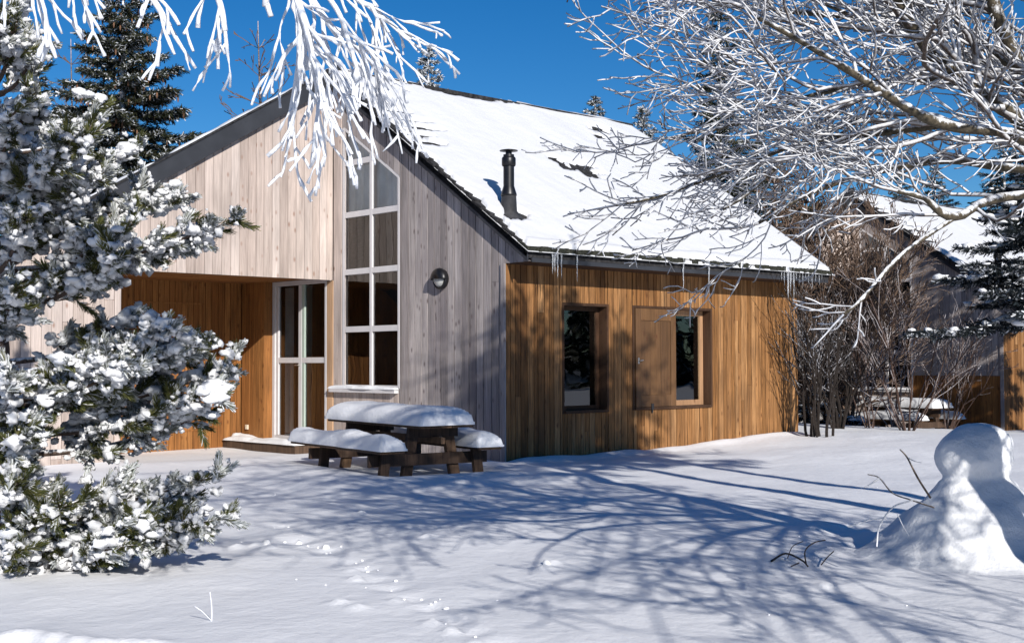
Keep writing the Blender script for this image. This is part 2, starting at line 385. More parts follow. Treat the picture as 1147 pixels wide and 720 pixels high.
# ------------------------------------------------------------------ cabin
def boards(mb, axis_, u0, u1, z0f, z1f, face, depth=0.02, wlo=0.11, whi=0.15, holes=(), seed=0, gap=0.006, side=-1, mif=None, joints=True):
    """vertical cladding. axis_ 'x': boards run along X on plane Y=face, 'y': along Y on plane X=face; outer face towards side"""
    r = random.Random(seed); u = u0
    zf0 = z0f if callable(z0f) else (lambda t: z0f); zf1 = z1f if callable(z1f) else (lambda t: z1f)
    cuts = sorted(set([u0, u1]+[h for q in holes for h in q[:2]]))
    while u < u1-1e-6:
        w = r.uniform(wlo, whi); v = min(u+w, u1)
        for c in cuts:
            if u+1e-6 < c < v: v = c
        if u1-v < 0.03: v = u1
        a0 = u+gap/2; a1 = v-gap/2; mid = (u+v)/2
        segs = [[None, None]]
        hs_ = [q for q in holes if q[0]-1e-6 <= u and v <= q[1]+1e-6]
        spans = []
        lo = (zf0(a0), zf0(a1)); hi = (zf1(a0), zf1(a1))
        if hs_:
            h = hs_[0]; hl = h[2] if callable(h[2]) else (lambda t, h=h: h[2]); hh = h[3] if callable(h[3]) else (lambda t, h=h: h[3])
            spans.append((lo, (hl(a0), hl(a1)))); spans.append(((hh(a0), hh(a1)), hi))
        else: spans.append((lo, hi))
        off = r.uniform(0, 0.004)
        for (l, h) in spans:
            if h[0]-l[0] < 0.01 and h[1]-l[1] < 0.01: continue
            pieces = [(l, h)]
            if joints and r.random() < 0.22 and min(h)-max(l) > 0.9:
                zj = r.uniform(max(l)+0.2, min(h)-0.2); pieces = [(l, (zj-0.002, zj-0.002)), ((zj+0.002, zj+0.002), h)]
            for (l2, h2) in pieces:
                bv = r.random()
                f0 = face+side*off; f1 = face-side*depth
                if axis_ == 'x':
                    p = [(a0, f0, l2[0]), (a1, f0, l2[1]), (a1, f1, l2[1]), (a0, f1, l2[0]), (a0, f0, h2[0]), (a1, f0, h2[1]), (a1, f1, h2[1]), (a0, f1, h2[0])]
                else:
                    p = [(f0, a0, l2[0]), (f1, a0, l2[0]), (f1, a1, l2[1]), (f0, a1, l2[1]), (f0, a0, h2[0]), (f1, a0, h2[0]), (f1, a1, h2[1]), (f0, a1, h2[1])]
                mi = 0 if mif is None else mif(mid, (l2[0]+h2[0])/2)
                mb.hexa(p, bv, mi)
        u = v
m_ = 0.685
rl = lambda y: 3.61+m_*y            # roof surface above Y
XR = 7.62; YR = 4.45; YB = 9.3
cabin = empty('wooden_cabin', (0, 0, 0))
tag(cabin, 'nearest cabin with grey gable, honey brown side wall, black flue and snowy roof', 'cabin')
WY0, WY1, WZ = 2.60, 4.22, 1.07
wtop = lambda y: 4.61+0.655*(y-2.6)
def gable(name, neighbour=False):
    g = MB()
    hole = [(WY0, WY1, WZ, wtop)]
    if not neighbour:
        boards(g, 'y', 0.0, 4.24, -0.35, lambda y: rl(y)-0.235, 0.0, holes=hole, seed=3, wlo=0.145, whi=0.185, gap=0.015)
    else:
        boards(g, 'y', 0.0, 2.6, 1.45, lambda y: rl(y)-0.235, 0.0, seed=4, wlo=0.145, whi=0.185)
        boards(g, 'y', 2.6, 4.24, -0.35, lambda y: rl(y)-0.235, 0.0, holes=hole, seed=5, wlo=0.145, whi=0.185)
        boards(g, 'y', 0.0, 2.6, -0.35, 1.445, 0.0, seed=6, wlo=0.145, whi=0.185, mif=lambda a, b: 1)
    # end of the boxed eave, flush with the gable
    boards(g, 'y', -0.55, 0.0, 3.0, lambda y: rl(y)-0.235, 0.0, seed=9, wlo=0.14, whi=0.17, joints=False)
    # backing behind the boards
    g.box(0.022, 0.10, 0.03, WY0-0.02, -0.3, 3.3, 0.2, 2); g.box(0.022, 0.10, WY0-0.02, WY1+0.05, -0.3, WZ-0.03, 0.2, 2)
    return g
gable('gable_wall').build('gable_wall', [MT['grey'], MT['porchw'], MT['dark']], cabin)
# fillet board and post between window and porch
b = MB(); b.box(-0.012, 0.06, 4.244, 4.478, 1.10, 6.45, 0.7); b.build('corner_board', MT['pale'], cabin)
b = MB(); b.box(-0.02, 0.14, 4.482, 4.675, -0.3, 2.955, 0.4); soft(b.build('porch_post', MT['post'], cabin), 0.006)
b = MB(); boards(b, 'y', 2.62, 4.47, 0.0, 0.985, -0.012, seed=19, wlo=0.10, whi=0.13, joints=False); b.build('apron_boards', MT['pale'], cabin)
# side wall, honey boards, with two window openings
W1 = (1.22, 2.27, 0.70, 2.43); W2 = (2.885, 4.98, 0.71, 2.43)
b = MB(); boards(b, 'x', 0.0, XR, -0.3, 2.998, 0.0, holes=[W1, W2], seed=21, wlo=0.085, whi=0.145, gap=0.012)
b.box(0.02, XR-0.02, 0.022, 0.04, -0.3, 0.68, 0.2, 1); b.box(0.02, XR-0.02, 0.022, 0.04, 2.45, 2.99, 0.2, 1)
b.box(0.02, 1.2, 0.022, 0.04, 0.68, 2.45, 0.2, 1); b.box(2.29, 2.865, 0.022, 0.04, 0.68, 2.45, 0.2, 1); b.box(5.0, XR-0.02, 0.022, 0.04, 0.68, 2.45, 0.2, 1)
b.build('side_wall', [MT['brown'], MT['dark']], cabin)
b = MB(); b.box(-0.028, -0.004, -0.004, 0.085, -0.3, 2.997, 0.55); b.build('corner_trim', MT['grey'], cabin)
# far end wall
b = MB(); boards(b, 'y', 0.02, 8.6, -0.3, lambda y: min(rl(y), rl(2*YR-y))-0.2, XR, seed=31, side=1); b.build('end_wall', MT['brown'], cabin)
b = MB(); boards(b, 'x', 0.0, XR, -0.3, 3.4, 8.62, seed=33, side=1); b.build('rear_wall', MT['brown'], cabin)
# dark core so that no light leaks through the shell
b = MB(); b.box(0.75, XR-0.05, 0.75, 8.55, -0.3, 3.2, 0.1); b.build('inner_core', MT['dark'], cabin)
b = MB(); b.box(0.03, XR-0.05, -0.52, 0.05, 3.004, 3.02, 0.3); b.build('ceiling_soffit_core', MT['dark'], cabin)
# windows of the side wall
def reveal(mb, w, dp=0.2, t=0.03):
    x0, x1, z0, z1 = w
    mb.box(x0-0.015, x0+t, -0.008, dp, z0-0.012, z1+0.012, 0.3); mb.box(x1-t, x1+0.015, -0.008, dp, z0-0.012, z1+0.012, 0.6)
    mb.box(x0+t, x1-t, -0.009, dp, z1-t, z1+0.013, 0.2); mb.box(x0+t, x1-t, -0.03, dp, z0-0.014, z0+t, 0.4)
def sash(mb, x0, x1, z0, z1, y=0.17, t=0.07):
    mb.box(x0, x0+t, y, y+0.05, z0, z1, 0.2); mb.box(x1-t, x1, y, y+0.05, z0, z1, 0.8)
    mb.box(x0+t, x1-t, y+0.001, y+0.051, z1-t, z1, 0.5); mb.box(x0+t, x1-t, y+0.001, y+0.051, z0, z0+t, 0.5)
for wd, x0 in ((W1, W1[0]), (W2, W2[0])):
    mb = MB(); reveal(mb, wd); wo_ = mb.build('window', MT['dwood'], cabin)
    if wd is W1:
        mb = MB(); sash(mb, wd[0]+0.031, wd[1]-0.031, wd[2]+0.031, wd[3]-0.031); mb.build('sash', MT['dwood'], wo_)
        a, c = wd[0]+0.1, wd[1]-0.1
    else:
        mb = MB(); sash(mb, 3.55, wd[1]-0.031, wd[2]+0.031, wd[3]-0.031, t=0.09); mb.build('sash', MT['sash'], wo_)
        a, c = 3.6, wd[1]-0.1
    mb = MB(); mb.box(a-0.02, c+0.02, 0.19, 0.195, wd[2]+0.08, wd[3]-0.08); mb.build('pane', MT['glass'], wo_)
    mb = MB(); mb.box(wd[0]-0.1, wd[1]+0.1, 0.62, 0.65, wd[2]-0.2, wd[3]+0.2); mb.build('dark_room', MT['dark'], wo_)
# shutter leaf closed over the left half of the wide window
sh = MB(); sx0, sx1, sz0, sz1 = 2.93, 3.965, 0.745, 2.395
sh.box(sx0, sx0+0.13, -0.03, 0.012, sz0, sz1, 0.3); sh.box(sx1-0.13, sx1, -0.03, 0.012, sz0, sz1, 0.5)
sh.box(sx0+0.13, sx1-0.13, -0.029, 0.012, sz1-0.2, sz1, 0.7); sh.box(sx0+0.13, sx1-0.13, -0.029, 0.012, sz0, sz0+0.2, 0.2)
shb = sh.build('shutter', MT['shut'], cabin); soft(shb, 0.004)
sp = MB(); boards(sp, 'x', sx0+0.131, sx1-0.131, sz0+0.201, sz1-0.201, -0.012, 0.015, 0.125, 0.131, seed=8, gap=0.003, joints=False); sp.build('panel', MT['shut'], shb)
hd = MB(); hd.tube([(sx0+0.06, -0.03, 1.52), (sx0+0.06, -0.065, 1.52), (sx0+0.14, -0.065, 1.53)], [0.012, 0.012, 0.01], 8); hd.box(sx0+0.04, sx0+0.08, -0.036, -0.03, 1.47, 1.57)
hd.build('handle', MT['metal'], shb)
hd = MB(); hd.box(3.30, 3.36, -0.045, -0.031, 0.70, 0.80); hd.box(3.32, 3.34, -0.04, -0.02, 0.64, 0.72); hd.build('bolt', MT['lead'], shb)
# gable window
gw = MB()
gw.box(-0.006, 0.06, WY1-0.06, WY1, WZ, wtop(WY1)-0.04, 0.5); gw.box(-0.006, 0.06, WY0, WY0+0.05, WZ, wtop(WY0)-0.02, 0.5)
gw.box(-0.004, 0.058, WY0+0.05, WY1-0.06, WZ, WZ+0.05, 0.5)
gw.box(-0.004, 0.058, 3.36, 3.43, WZ+0.05, wtop(3.36)-0.03, 0.5)
for zt in (2.03, 3.03, 4.03):
    gw.box(-0.002, 0.056, WY0+0.05, 3.36, zt, zt+0.10, 0.5); gw.box(-0.002, 0.056, 3.43, WY1-0.06, zt, zt+0.10, 0.5)
gw.box(-0.002, 0.056, 3.43, WY1-0.06, 4.94, 5.04, 0.5)
p0 = np.array([0.027, WY0+0.02, wtop(WY0+0.02)-0.03]); p1 = np.array([0.027, WY1-0.03, wtop(WY1-0.03)-0.03])
gw.beam(p0, p1, (0.028, 0, 0), (0, -0.014, 0.021), 0.5)
gwo = gw.build('gable_window', MT['frame'], cabin); soft(gwo, 0.003)
seg = [(WZ+0.05, 2.03), (2.13, 3.03), (3.13, 4.03), (4.13, 4.94), (5.04, None)]
for y0, y1 in ((WY0+0.05, 3.36), (3.43, WY1-0.06)):
    for i, (z0, z1) in enumerate(seg):
        zt = lambda y: min(z1, wtop(y)-0.06) if z1 else wtop(y)-0.06
        if i == 4 and y0 < 3.4: continue
        if i == 3 and y0 < 3.4: zt = lambda y: wtop(y)-0.06
        mb = MB(); mb.add([(0.03, y0, z0), (0.03, y1, z0), (0.03, y1, zt(y1)), (0.03, y0, zt(y0))], [(0, 3, 2, 1)]); mb.build('pane', MT['glass'], gwo)
mb = MB(); n = 40
for k in range(n):
    y0 = WY0+0.02+(WY1-WY0-0.04)*k/n; y1 = WY0+0.02+(WY1-WY0-0.04)*(k+1)/n
    x0 = 0.10+0.015*math.sin(k*1.1); x1 = 0.10+0.015*math.sin((k+1)*1.1)
    mb.add([(x0, y0, 4.07), (x1, y1, 4.07), (x1, y1, wtop(y1)+0.02), (x0, y0, wtop(y0)+0.02)], [(0, 3, 2, 1)])
mb.build('curtain', MT['curtain'], gwo, True)
mb = MB(); mb.add([(0.6, 2.2, 0.8), (0.6, 4.4, 0.8), (0.6, 4.4, rl(4.4)-0.3), (0.6, 2.2, rl(2.2)-0.3)], [(0, 3, 2, 1)]); mb.build('dark_room', MT['dark'], gwo)
mb = MB(); mb.box(-0.10, -0.008, 2.62, 4.50, 0.99, 1.05, 0.5); sill = mb.build('window_sill', MT['frame'], cabin)
# pale wing: wall above the porch and to its left
XL = -7.0; zw = lambda x: 6.66+0.60*x
b = MB()
boards(b, 'x', XL, -4.0, -0.35, lambda x: zw(x)-0.20, 4.5, seed=41, wlo=0.15, whi=0.17, gap=0.008)
boards(b, 'x', -4.0, -0.014, 2.96, lambda x: zw(x)-0.20, 4.5, seed=42, wlo=0.15, whi=0.17, gap=0.008, joints=False)
b.box(XL+0.02, -4.0, 4.522, 4.66, -0.3, 2.2, 0.2, 1); b.box(-4.0, -0.02, 4.522, 4.66, 2.965, 3.9, 0.2, 1)
b.build('wing_wall', [MT['pale'], MT['dark']], cabin)
# porch interior
b = MB(); boards(b, 'x', -4.0, -0.2, -0.35, 3.05, 7.26, seed=45, wlo=0.11, whi=0.14, gap=0.010)
b.box(-4.0, -0.2, 7.283, 7.4, -0.3, 3.1, 0.2, 1); b.build('porch_back_wall', [MT['porchw'], MT['dark']], cabin)
b = MB(); boards(b, 'y', 6.452, 7.24, 0.0, 3.05, -0.2, seed=46, wlo=0.11, whi=0.14, gap=0.010)
boards(b, 'x', -0.197, -0.005, 0.0, 3.05, 6.45, seed=47, wlo=0.19, whi=0.2, gap=0.003)
b.box(-0.17, 0.3, 6.48, 7.28, -0.2, 3.06, 0.2, 1); b.build('porch_side_wall', [MT['porchw'], MT['dark']], cabin)
b = MB()
for k in range(30):
    y0 = 4.67+k*0.1; b.box(-4.0, 0.05, y0, y0+0.094, 3.02, 3.05, R.random())
b.box(-4.2, 0.3, 4.62, 7.6, 3.055, 3.3, 0.2, 1); b.build('porch_ceiling', [MT['porchw'], MT['dark']], cabin)
b = MB(); boards(b, 'y', 4.66, 7.26, -0.35, 3.02, -4.0, seed=48, side=1); b.box(-4.2, -4.03, 4.67, 7.4, -0.3, 3.3, 0.2, 1); b.build('porch_far_side', [MT['porchw'], MT['dark']], cabin)
# closed access panel drawn on the back wall as a thin frame
b = MB(); b.box(-2.35, -1.0, 7.246, 7.256, 0.24, 0.27, 0.2); b.box(-2.35, -2.32, 7.246, 7.256, 0.27, 2.62, 0.2); b.box(-1.03, -1.0, 7.246, 7.256, 0.27, 2.62, 0.2); b.box(-2.32, -1.03, 7.246, 7.256, 2.6, 2.62, 0.9)
b.build('storage_door_trim', MT['porchw'], cabin)
# glazed porch door
d = MB(); d.box(-0.02, 0.07, 6.36, 6.448, 0.1, 3.015); d.box(-0.02, 0.07, 4.68, 4.74, 0.1, 3.015); d.box(-0.018, 0.068, 4.74, 6.36, 2.93, 3.014); d.box(-0.018, 0.068, 4.74, 6.36, 0.1, 0.16)
dr = d.build('porch_door', MT['frame'], cabin); soft(dr, 0.003)
d = MB(); d.box(0.0, 0.06, 6.27, 6.355, 0.165, 2.925); d.box(0.0, 0.06, 5.50, 5.60, 0.165, 2.925); d.box(0.002, 0.058, 4.745, 5.50, 1.50, 1.60); d.box(0.002, 0.058, 5.60, 6.27, 1.50, 1.60)
soft(d.build('door_leaf', MT['frame'], dr), 0.003)
d = MB(); d.box(0.004, 0.17, 5.41, 5.495, 0.165, 2.925); d.build('side_jamb', MT['greenglass'], dr)
for y0, y1 in ((4.745, 5.41), (5.60, 6.27)):
    for z0, z1 in ((0.165, 1.50), (1.60, 2.925)):
        d = MB(); d.add([(0.03, y0, z0), (0.03, y1, z0), (0.03, y1, z1), (0.03, y0, z1)], [(0, 3, 2, 1)]); d.build('pane', MT['glass'], dr)
d = MB(); d.box(0.6, 0.62, 4.3, 7.0, -0.1, 3.1); d.build('dark_hall', MT['dark'], dr)
d = MB()
for k in range(14):
    y0 = 5.95+0.035*k*0.6; d.box(0.12+0.02*(k % 2), 0.13+0.02*(k % 2), y0, y0+0.02, 0.2, 2.9)
d.build('curtain', MT['curtain'], dr)
d = MB(); d.tube([(0.0, 5.55, 1.46), (-0.045, 5.55, 1.46), (-0.045, 5.66, 1.46)], [0.01, 0.01, 0.009], 8); d.build('handle', MT['metal'], dr)
d = MB(); d.box(-0.60, 0.0, 4.80, 7.23, -0.10, 0.055, 0.5); stp = d.build('door_step', MT['table'], cabin)

def blanket(x0, x1, y0, y1, zf, th, cell=0.05, edge=0.10, seed=1, sc=0.25, amp=0.35, frame=None, under=0.0, wob=0.02):
    """a pad of snow lying on a flat thing: rounded rim, uneven top"""
    nx = max(4, int((x1-x0)/cell)); ny = max(4, int((y1-y0)/cell))
    xs = np.linspace(x0, x1, nx+1); ys = np.linspace(y0, y1, ny+1)
    X, Y = np.meshgrid(xs, ys, indexing='ij')
    e = np.minimum(np.minimum(X-x0, x1-X), np.minimum(Y-y0, y1-Y))
    t = np.clip(e/edge, 0, 1); prof = np.sqrt(np.clip(1-(1-t)**2, 0, 1))
    n = 1+amp*(vnoise(X, Y, sc, seed)*2+vnoise(X, Y, sc*0.4, seed+3)*0.6)
    H = th*(0.12+0.88*prof)*n
    # the rim wanders
    X = X+wob*vnoise(Y, X, 0.3, seed+5)*(1-t)*2; Y = Y+wob*vnoise(X, Y+3, 0.3, seed+6)*(1-t)*2
    zb = zf(X, Y) if callable(zf) else np.full_like(X, zf)
    top = np.stack([X, Y, zb+H], -1).reshape(-1, 3); bot = np.stack([X, Y, zb-under], -1).reshape(-1, 3)
    if frame is not None:
        O, A, B = frame
        def tr(v): return np.stack([O[0]+v[:, 0]*A[0]+v[:, 1]*B[0], O[1]+v[:, 0]*A[1]+v[:, 1]*B[1], v[:, 2]], -1)
        top = tr(top); bot = tr(bot)
    k = (nx+1)*(ny+1); I = np.arange(k).reshape(nx+1, ny+1)
    f = np.stack([I[:-1, :-1], I[1:, :-1], I[1:, 1:], I[:-1, 1:]], -1).reshape(-1, 4).tolist()
    ring = list(I[:, 0])+list(I[-1, 1:])+list(I[-2::-1, -1])+list(I[0, -2:0:-1])
    f += [(ring[i], ring[i]+k, ring[(i+1) % len(ring)]+k, ring[(i+1) % len(ring)]) for i in range(len(ring))]
    m = MB(); m.add(np.concatenate([top, bot]), f); return m
blanket(-0.115, -0.004, 2.60, 4.51, 1.051, 0.055, 0.02, 0.05, 3, 0.3, 0.3).build('snow', MT['csnow'], sill, True)
blanket(-0.63, -0.03, 4.78, 7.22, 0.056, 0.07, 0.04, 0.12, 4, 0.35, 0.6).build('snow', MT['csnow'], stp, True)
blanket(-0.45, -0.2, 6.85, 7.24, 0.10, 0.12, 0.04, 0.1, 7, 0.35, 0.6).build('snow', MT['csnow'], stp, True)

# roof: overlapping shingle courses
XA, XB = -0.13, 7.84
rf = MB(); cl = 0.20/math.sqrt(1+m_*m_)
y = -0.62; rr = random.Random(77)
while y < YR-0.02:
    y1 = min(y+cl*1.25, YR+0.02); x = XA
    while x < XB:
        x2 = min(x+rr.uniform(0.45, 0.9), XB)
        xa = x-(rr.uniform(0.0, 0.05) if x == XA else 0); lift = rr.uniform(0, 0.012); fy = y-rr.uniform(0, 0.03)
        za, zb = rl(fy)+0.02+lift, rl(y1)-0.005
        rf.hexa([(xa, fy, za-0.045), (x2-0.004, fy, za-0.045), (x2-0.004, y1, zb-0.03), (xa, y1, zb-0.03), (xa, fy, za), (x2-0.004, fy, za), (x2-0.004, y1, zb), (xa, y1, zb)], 0.5, 1 if y < -0.6 else 0)
        x = x2
    y += cl
x = XA
while x < XB:      # ragged mossy starter course at the eave
    x2 = min(x+rr.uniform(0.05, 0.16), XB); o_ = rr.uniform(-0.012, 0.02)
    rf.box(x, x2-0.002, -0.635-o_, -0.56, 3.135+rr.uniform(-0.012, 0.008), 3.215+rr.uniform(-0.008, 0.014), 0.5, 1); x = x2
# decking below the shingles, both slopes
rf.hexa([(XA+0.02, -0.58, rl(-0.58)-0.16), (XB-0.02, -0.58, rl(-0.58)-0.16), (XB-0.02, YR, rl(YR)-0.16), (XA+0.02, YR, rl(YR)-0.16), (XA+0.02, -0.58, rl(-0.58)-0.03), (XB-0.02, -0.58, rl(-0.58)-0.03), (XB-0.02, YR, rl(YR)-0.03), (XA+0.02, YR, rl(YR)-0.03)])
rf.hexa([(XA+0.02, YR, rl(YR)-0.16), (XB-0.02, YR, rl(YR)-0.16), (XB-0.02, YB, rl(2*YR-YB)-0.16), (XA+0.02, YB, rl(2*YR-YB)-0.16), (XA+0.02, YR, rl(YR)-0.03), (XB-0.02, YR, rl(YR)-0.03), (XB-0.02, YB, rl(2*YR-YB)-0.03), (XA+0.02, YB, rl(2*YR-YB)-0.03)])
rf.box(XA, XB, YR-0.10, YR+0.12, rl(YR)-0.03, rl(YR)+0.05)
roof = rf.build('roof', [MT['shingle'], MT['moss']], cabin)
# eave fascia and rake fascia
f_ = MB(); f_.box(0.003, XB-0.03, -0.575, -0.552, 2.985, 3.145); f_.build('eave_fascia', MT['fascia'], cabin)
f_ = MB()
for k in range(25):
    x0 = 0.02+k*(XR)/25; f_.box(x0, x0+XR/25-0.006, -0.55, 0.0, 2.990, 3.0, R.random())
f_.build('soffit', MT['dwood'], cabin)  # dark stain here stands in for the shade under the eave
f_ = MB()
ya, yb = -0.585, YR+0.05
f_.hexa([(-0.11, ya, rl(ya)-0.22), (-0.085, ya, rl(ya)-0.22), (-0.085, yb, rl(yb)-0.24), (-0.11, yb, rl(yb)-0.24), (-0.11, ya, rl(ya)-0.03), (-0.085, ya, rl(ya)-0.03), (-0.085, yb, rl(yb)-0.03), (-0.11, yb, rl(yb)-0.03)])
f_.hexa([(-0.085, ya+0.02, rl(ya)-0.17), (-0.002, ya+0.02, rl(ya)-0.17), (-0.002, yb, rl(yb)-0.19), (-0.085, yb, rl(yb)-0.19), (-0.085, ya+0.02, rl(ya)-0.14), (-0.002, ya+0.02, rl(ya)-0.14), (-0.002, yb, rl(yb)-0.16), (-0.085, yb, rl(yb)-0.16)])
f_.build('rake_fascia', MT['fascia'], cabin)
# wing roof: single pitch falling to the left
f_ = MB()
def wslab(x0, x1, y0, y1, t0, t1, mi=0):
    f_.hexa([(x0, y0, zw(x0)+t0), (x1, y0, zw(x1)+t0), (x1, y1, zw(x1)+t0), (x0, y1, zw(x0)+t0), (x0, y0, zw(x0)+t1), (x1, y0, zw(x1)+t1), (x1, y1, zw(x1)+t1), (x0, y1, zw(x0)+t1)], 0.5, mi)
wslab(-7.4, 0.06, 4.38, 4.405, -0.24, 0.10); f_.build('wing_fascia', MT['fascia'], cabin)
f_ = MB(); wslab(-7.4, 0.08, 4.406, 4.6, -0.14, 0.08); wslab(-7.42, 0.09, 4.36, 4.6, 0.083, 0.115)
WB = 0.62
f_.hexa([(x, y, zw(x)+t-WB*(y-4.6)) for t in (-0.14, 0.115) for x, y in ((-7.42, 4.601), (0.0, 4.601), (0.0, 8.6), (-7.42, 8.6))])
f_.build('wing_roof', MT['shingle'], cabin)
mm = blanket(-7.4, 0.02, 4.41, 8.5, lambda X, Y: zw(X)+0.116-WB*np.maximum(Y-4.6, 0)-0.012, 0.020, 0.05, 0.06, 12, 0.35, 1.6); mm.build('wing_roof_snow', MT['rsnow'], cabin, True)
# snow on the main roof
xs = np.concatenate([np.arange(XA-0.03, 1.2, 0.03), np.arange(1.2, XB+0.10, 0.06)]); ys = np.concatenate([np.arange(-0.66, -0.5, 0.02), np.arange(-0.5, YR+0.14, 0.045)])
X, Y = np.meshgrid(xs, ys, indexing='ij')
th = 0.070+0.035*vnoise(X, Y, 1.3, 21)+0.03*vnoise(X, Y*0.6, 0.5, 23)+0.012*vnoise(X, Y, 0.2, 22)
def patch(cx, cy, rx, ry, dep, tilt=0.0, n=1.0, seed=3):
    u = (X-cx)*math.cos(tilt)+(Y-cy)*math.sin(tilt); v = -(X-cx)*math.sin(tilt)+(Y-cy)*math.cos(tilt)
    q = (u/rx)**2+(v/ry)**2+n*(vnoise(X, Y, 0.22, seed)+0.7*vnoise(X, Y, 0.09, seed+1))
    return dep*(1-sm(q, 0.5, 1.1))
th -= patch(3.75, 2.02, 0.66, 0.30, 0.17, -0.25, 1.5)
th -= patch(3.30, 2.30, 0.14, 0.12, 0.17)
th -= patch(6.25, 3.92, 0.34, 0.20, 0.17, 0.0, 1.3, 9); th -= patch(5.95, 3.55, 0.2, 0.14, 0.17, 0, 1.0, 12)
th -= patch(0.36, 0.16, 0.36, 0.16, 0.22, 0.3, 0.8, 15)
th -= patch(2.9, YR-0.04, 1.35, 0.17, 0.17, 0.0, 1.1, 17)
for k, (cx_, L_) in enumerate(((0.15, 0.55), (0.3, 0.55), (0.5, 0.6), (0.62, 0.5), (0.35, 0.45), (0.1, 0.4), (0.2, 0.5), (0.1, 0.5))):
    th -= patch(cx_*0.8, 2.15+0.255*k, L_, 0.095, 0.16, 0.05, 0.9, 30+k)
# rim: thins out ragged at the rake, rounded over at the eave
rk = X-XA; nr = 0.10*vnoise(Y, X*0.3, 0.22, 25)+0.07*vnoise(Y, X*0, 0.08, 26)
th = th-0.30*(1-sm(rk+nr, -0.02, 0.10))
ev = Y+0.625+0.03*vnoise(X, Y*0, 0.4, 27)+0.012*vnoise(X, Y*0, 0.12, 28)
th = th*np.sqrt(np.clip(1-(1-np.clip(ev/0.05, 0, 1))**2, 0, 1))-0.02*(1-sm(ev, 0.0, 0.03))
th = np.where(ev < 0, -0.06, th)
th = th-0.3*(1-sm(XB+0.05-X, -0.02, 0.06))
rg = YR-0.02-Y
zt = np.where(Y <= YR, rl(Y), rl(YR)-1.0*(Y-YR))+0.0
Zs = zt+np.maximum(th, -0.05)+0.02
# below the eave lip the skirt hangs free; keep a rounded nose
sn = MB(); nx, ny = X.shape; I = np.arange(nx*ny).reshape(nx, ny)
sn.add(np.stack([X, Y, Zs], -1).reshape(-1, 3), np.stack([I[:-1, :-1], I[1:, :-1], I[1:, 1:], I[:-1, 1:]], -1).reshape(-1, 4).tolist())
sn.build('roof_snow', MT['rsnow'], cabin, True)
# icicles
def icicle(x, ln, r=0.012, y=-0.63, z=None):
    z = (rl(y)+0.0) if z is None else z
    r1 = random.Random(int(x*1000)); n = 9
    pts = [(x+0.004*r1.uniform(-1, 1), y+0.004*r1.uniform(-1, 1), z+0.05-(ln+0.05)*k/(n-1)) for k in range(n)]
    rs = [r*(1-k/(n-1))**0.75*(1+0.2*r1.uniform(-1, 1))+0.0012 for k in range(n)]
    m = MB(); m.tube(pts, rs, 7); m.build('icicle', MT['ice'], cabin, True, None)
for px, ln, r in ((619.5, 0.36, 0.016), (622, 0.34, 0.018), (625, 0.42, 0.016), (629.5, 0.43, 0.014), (647, 0.46, 0.015), (766, 0.52, 0.016), (794.5, 0.56, 0.017),
                  (876, 0.22, 0.010), (879, 0.30, 0.012), (883, 0.55, 0.030), (886, 0.42, 0.022), (889.5, 0.62, 0.016), (892.5, 0.2, 0.012), (896, 0.26, 0.012), (899.5, 0.30, 0.012), (903, 0.18, 0.010), (906, 0.24, 0.010), (910, 0.34, 0.012), (914, 0.2, 0.010), (918, 0.26, 0.010), (921, 0.16, 0.009), (728, 0.08, 0.008), (813, 0.09, 0.008)):
    p = PL(px, 300, 1, -0.64)
    if p[0] < XB: icicle(p[0], ln, r)
# flue
ch = MB(); c0 = (0.33, 0.28, 3.86)
ch.lathe([(0.085, -0.1), (0.085, 0.86)], c0, 24); ch.lathe([(0.10, 0.68), (0.11, 0.70), (0.11, 0.80), (0.10, 0.82), (0.085, 0.82)], c0, 24); ch.lathe([(0.085, 0.37), (0.088, 0.36), (0.125, 0.24), (0.125, 0.22), (0.09, 0.22)], c0, 24)
fl = ch.build('chimney_flue', MT['black'], cabin, True)
ch = MB(); ch.lathe([(0.0, 0.945), (0.07, 0.94), (0.142, 0.925), (0.142, 0.915), (0.06, 0.905), (0.0, 0.905)], c0, 28); ch.lathe([(0.05, 0.80), (0.05, 0.91)], c0, 12); ch.build('rain_cap', MT['black'], fl, True)
ch = MB(); ch.lathe([(0.24, -0.16), (0.13, -0.02), (0.115, 0.24), (0.0, 0.24)], c0, 20)
ch.build('flashing', MT['lead'], fl, True)

# ------------------------------------------------------------------ lamp and socket
lp = empty('wall_lamp', (0, 1.48, 2.83)); tag(lp, 'round black bulkhead lamp with hooded top on the grey gable wall', 'lamp')
c = (-0.006, 1.48, 2.83)
m = MB(); m.lathe([(0.155, 0.0), (0.165, -0.03), (0.165, -0.07), (0.15, -0.085), (0.13, -0.085), (0.13, -0.05)], c, 36, axis='x'); m.build('housing', MT['black'], lp, True)
m = MB(); m.lathe([(0.13, -0.06), (0.122, -0.085), (0.09, -0.115), (0.045, -0.13), (0.0, -0.134)], c, 32, axis='x'); m.build('lamp_glass', MT['lampglass'], lp, True)
m = MB(); v = []; f = []; n = 24
prof = [(0.168, -0.06), (0.168, -0.09), (0.15, -0.125), (0.10, -0.15), (0.0, -0.158)]
for r_, h in prof:
    for k in range(n+1):
        t = -0.06+(math.pi+0.12)*k/n; v.append((c[0]+h, c[1]+r_*math.cos(t), c[2]+r_*math.sin(t)))
for i in range(len(prof)-1):
    for k in range(n): f.append((i*(n+1)+k, i*(n+1)+k+1, (i+1)*(n+1)+k+1, (i+1)*(n+1)+k))
m.add(v, f); ho = m.build('hood', MT['black'], lp, True); sd = ho.modifiers.new('s', 'SOLIDIFY'); sd.thickness = 0.008
p = PL(277.5, 478, 0, -0.2)
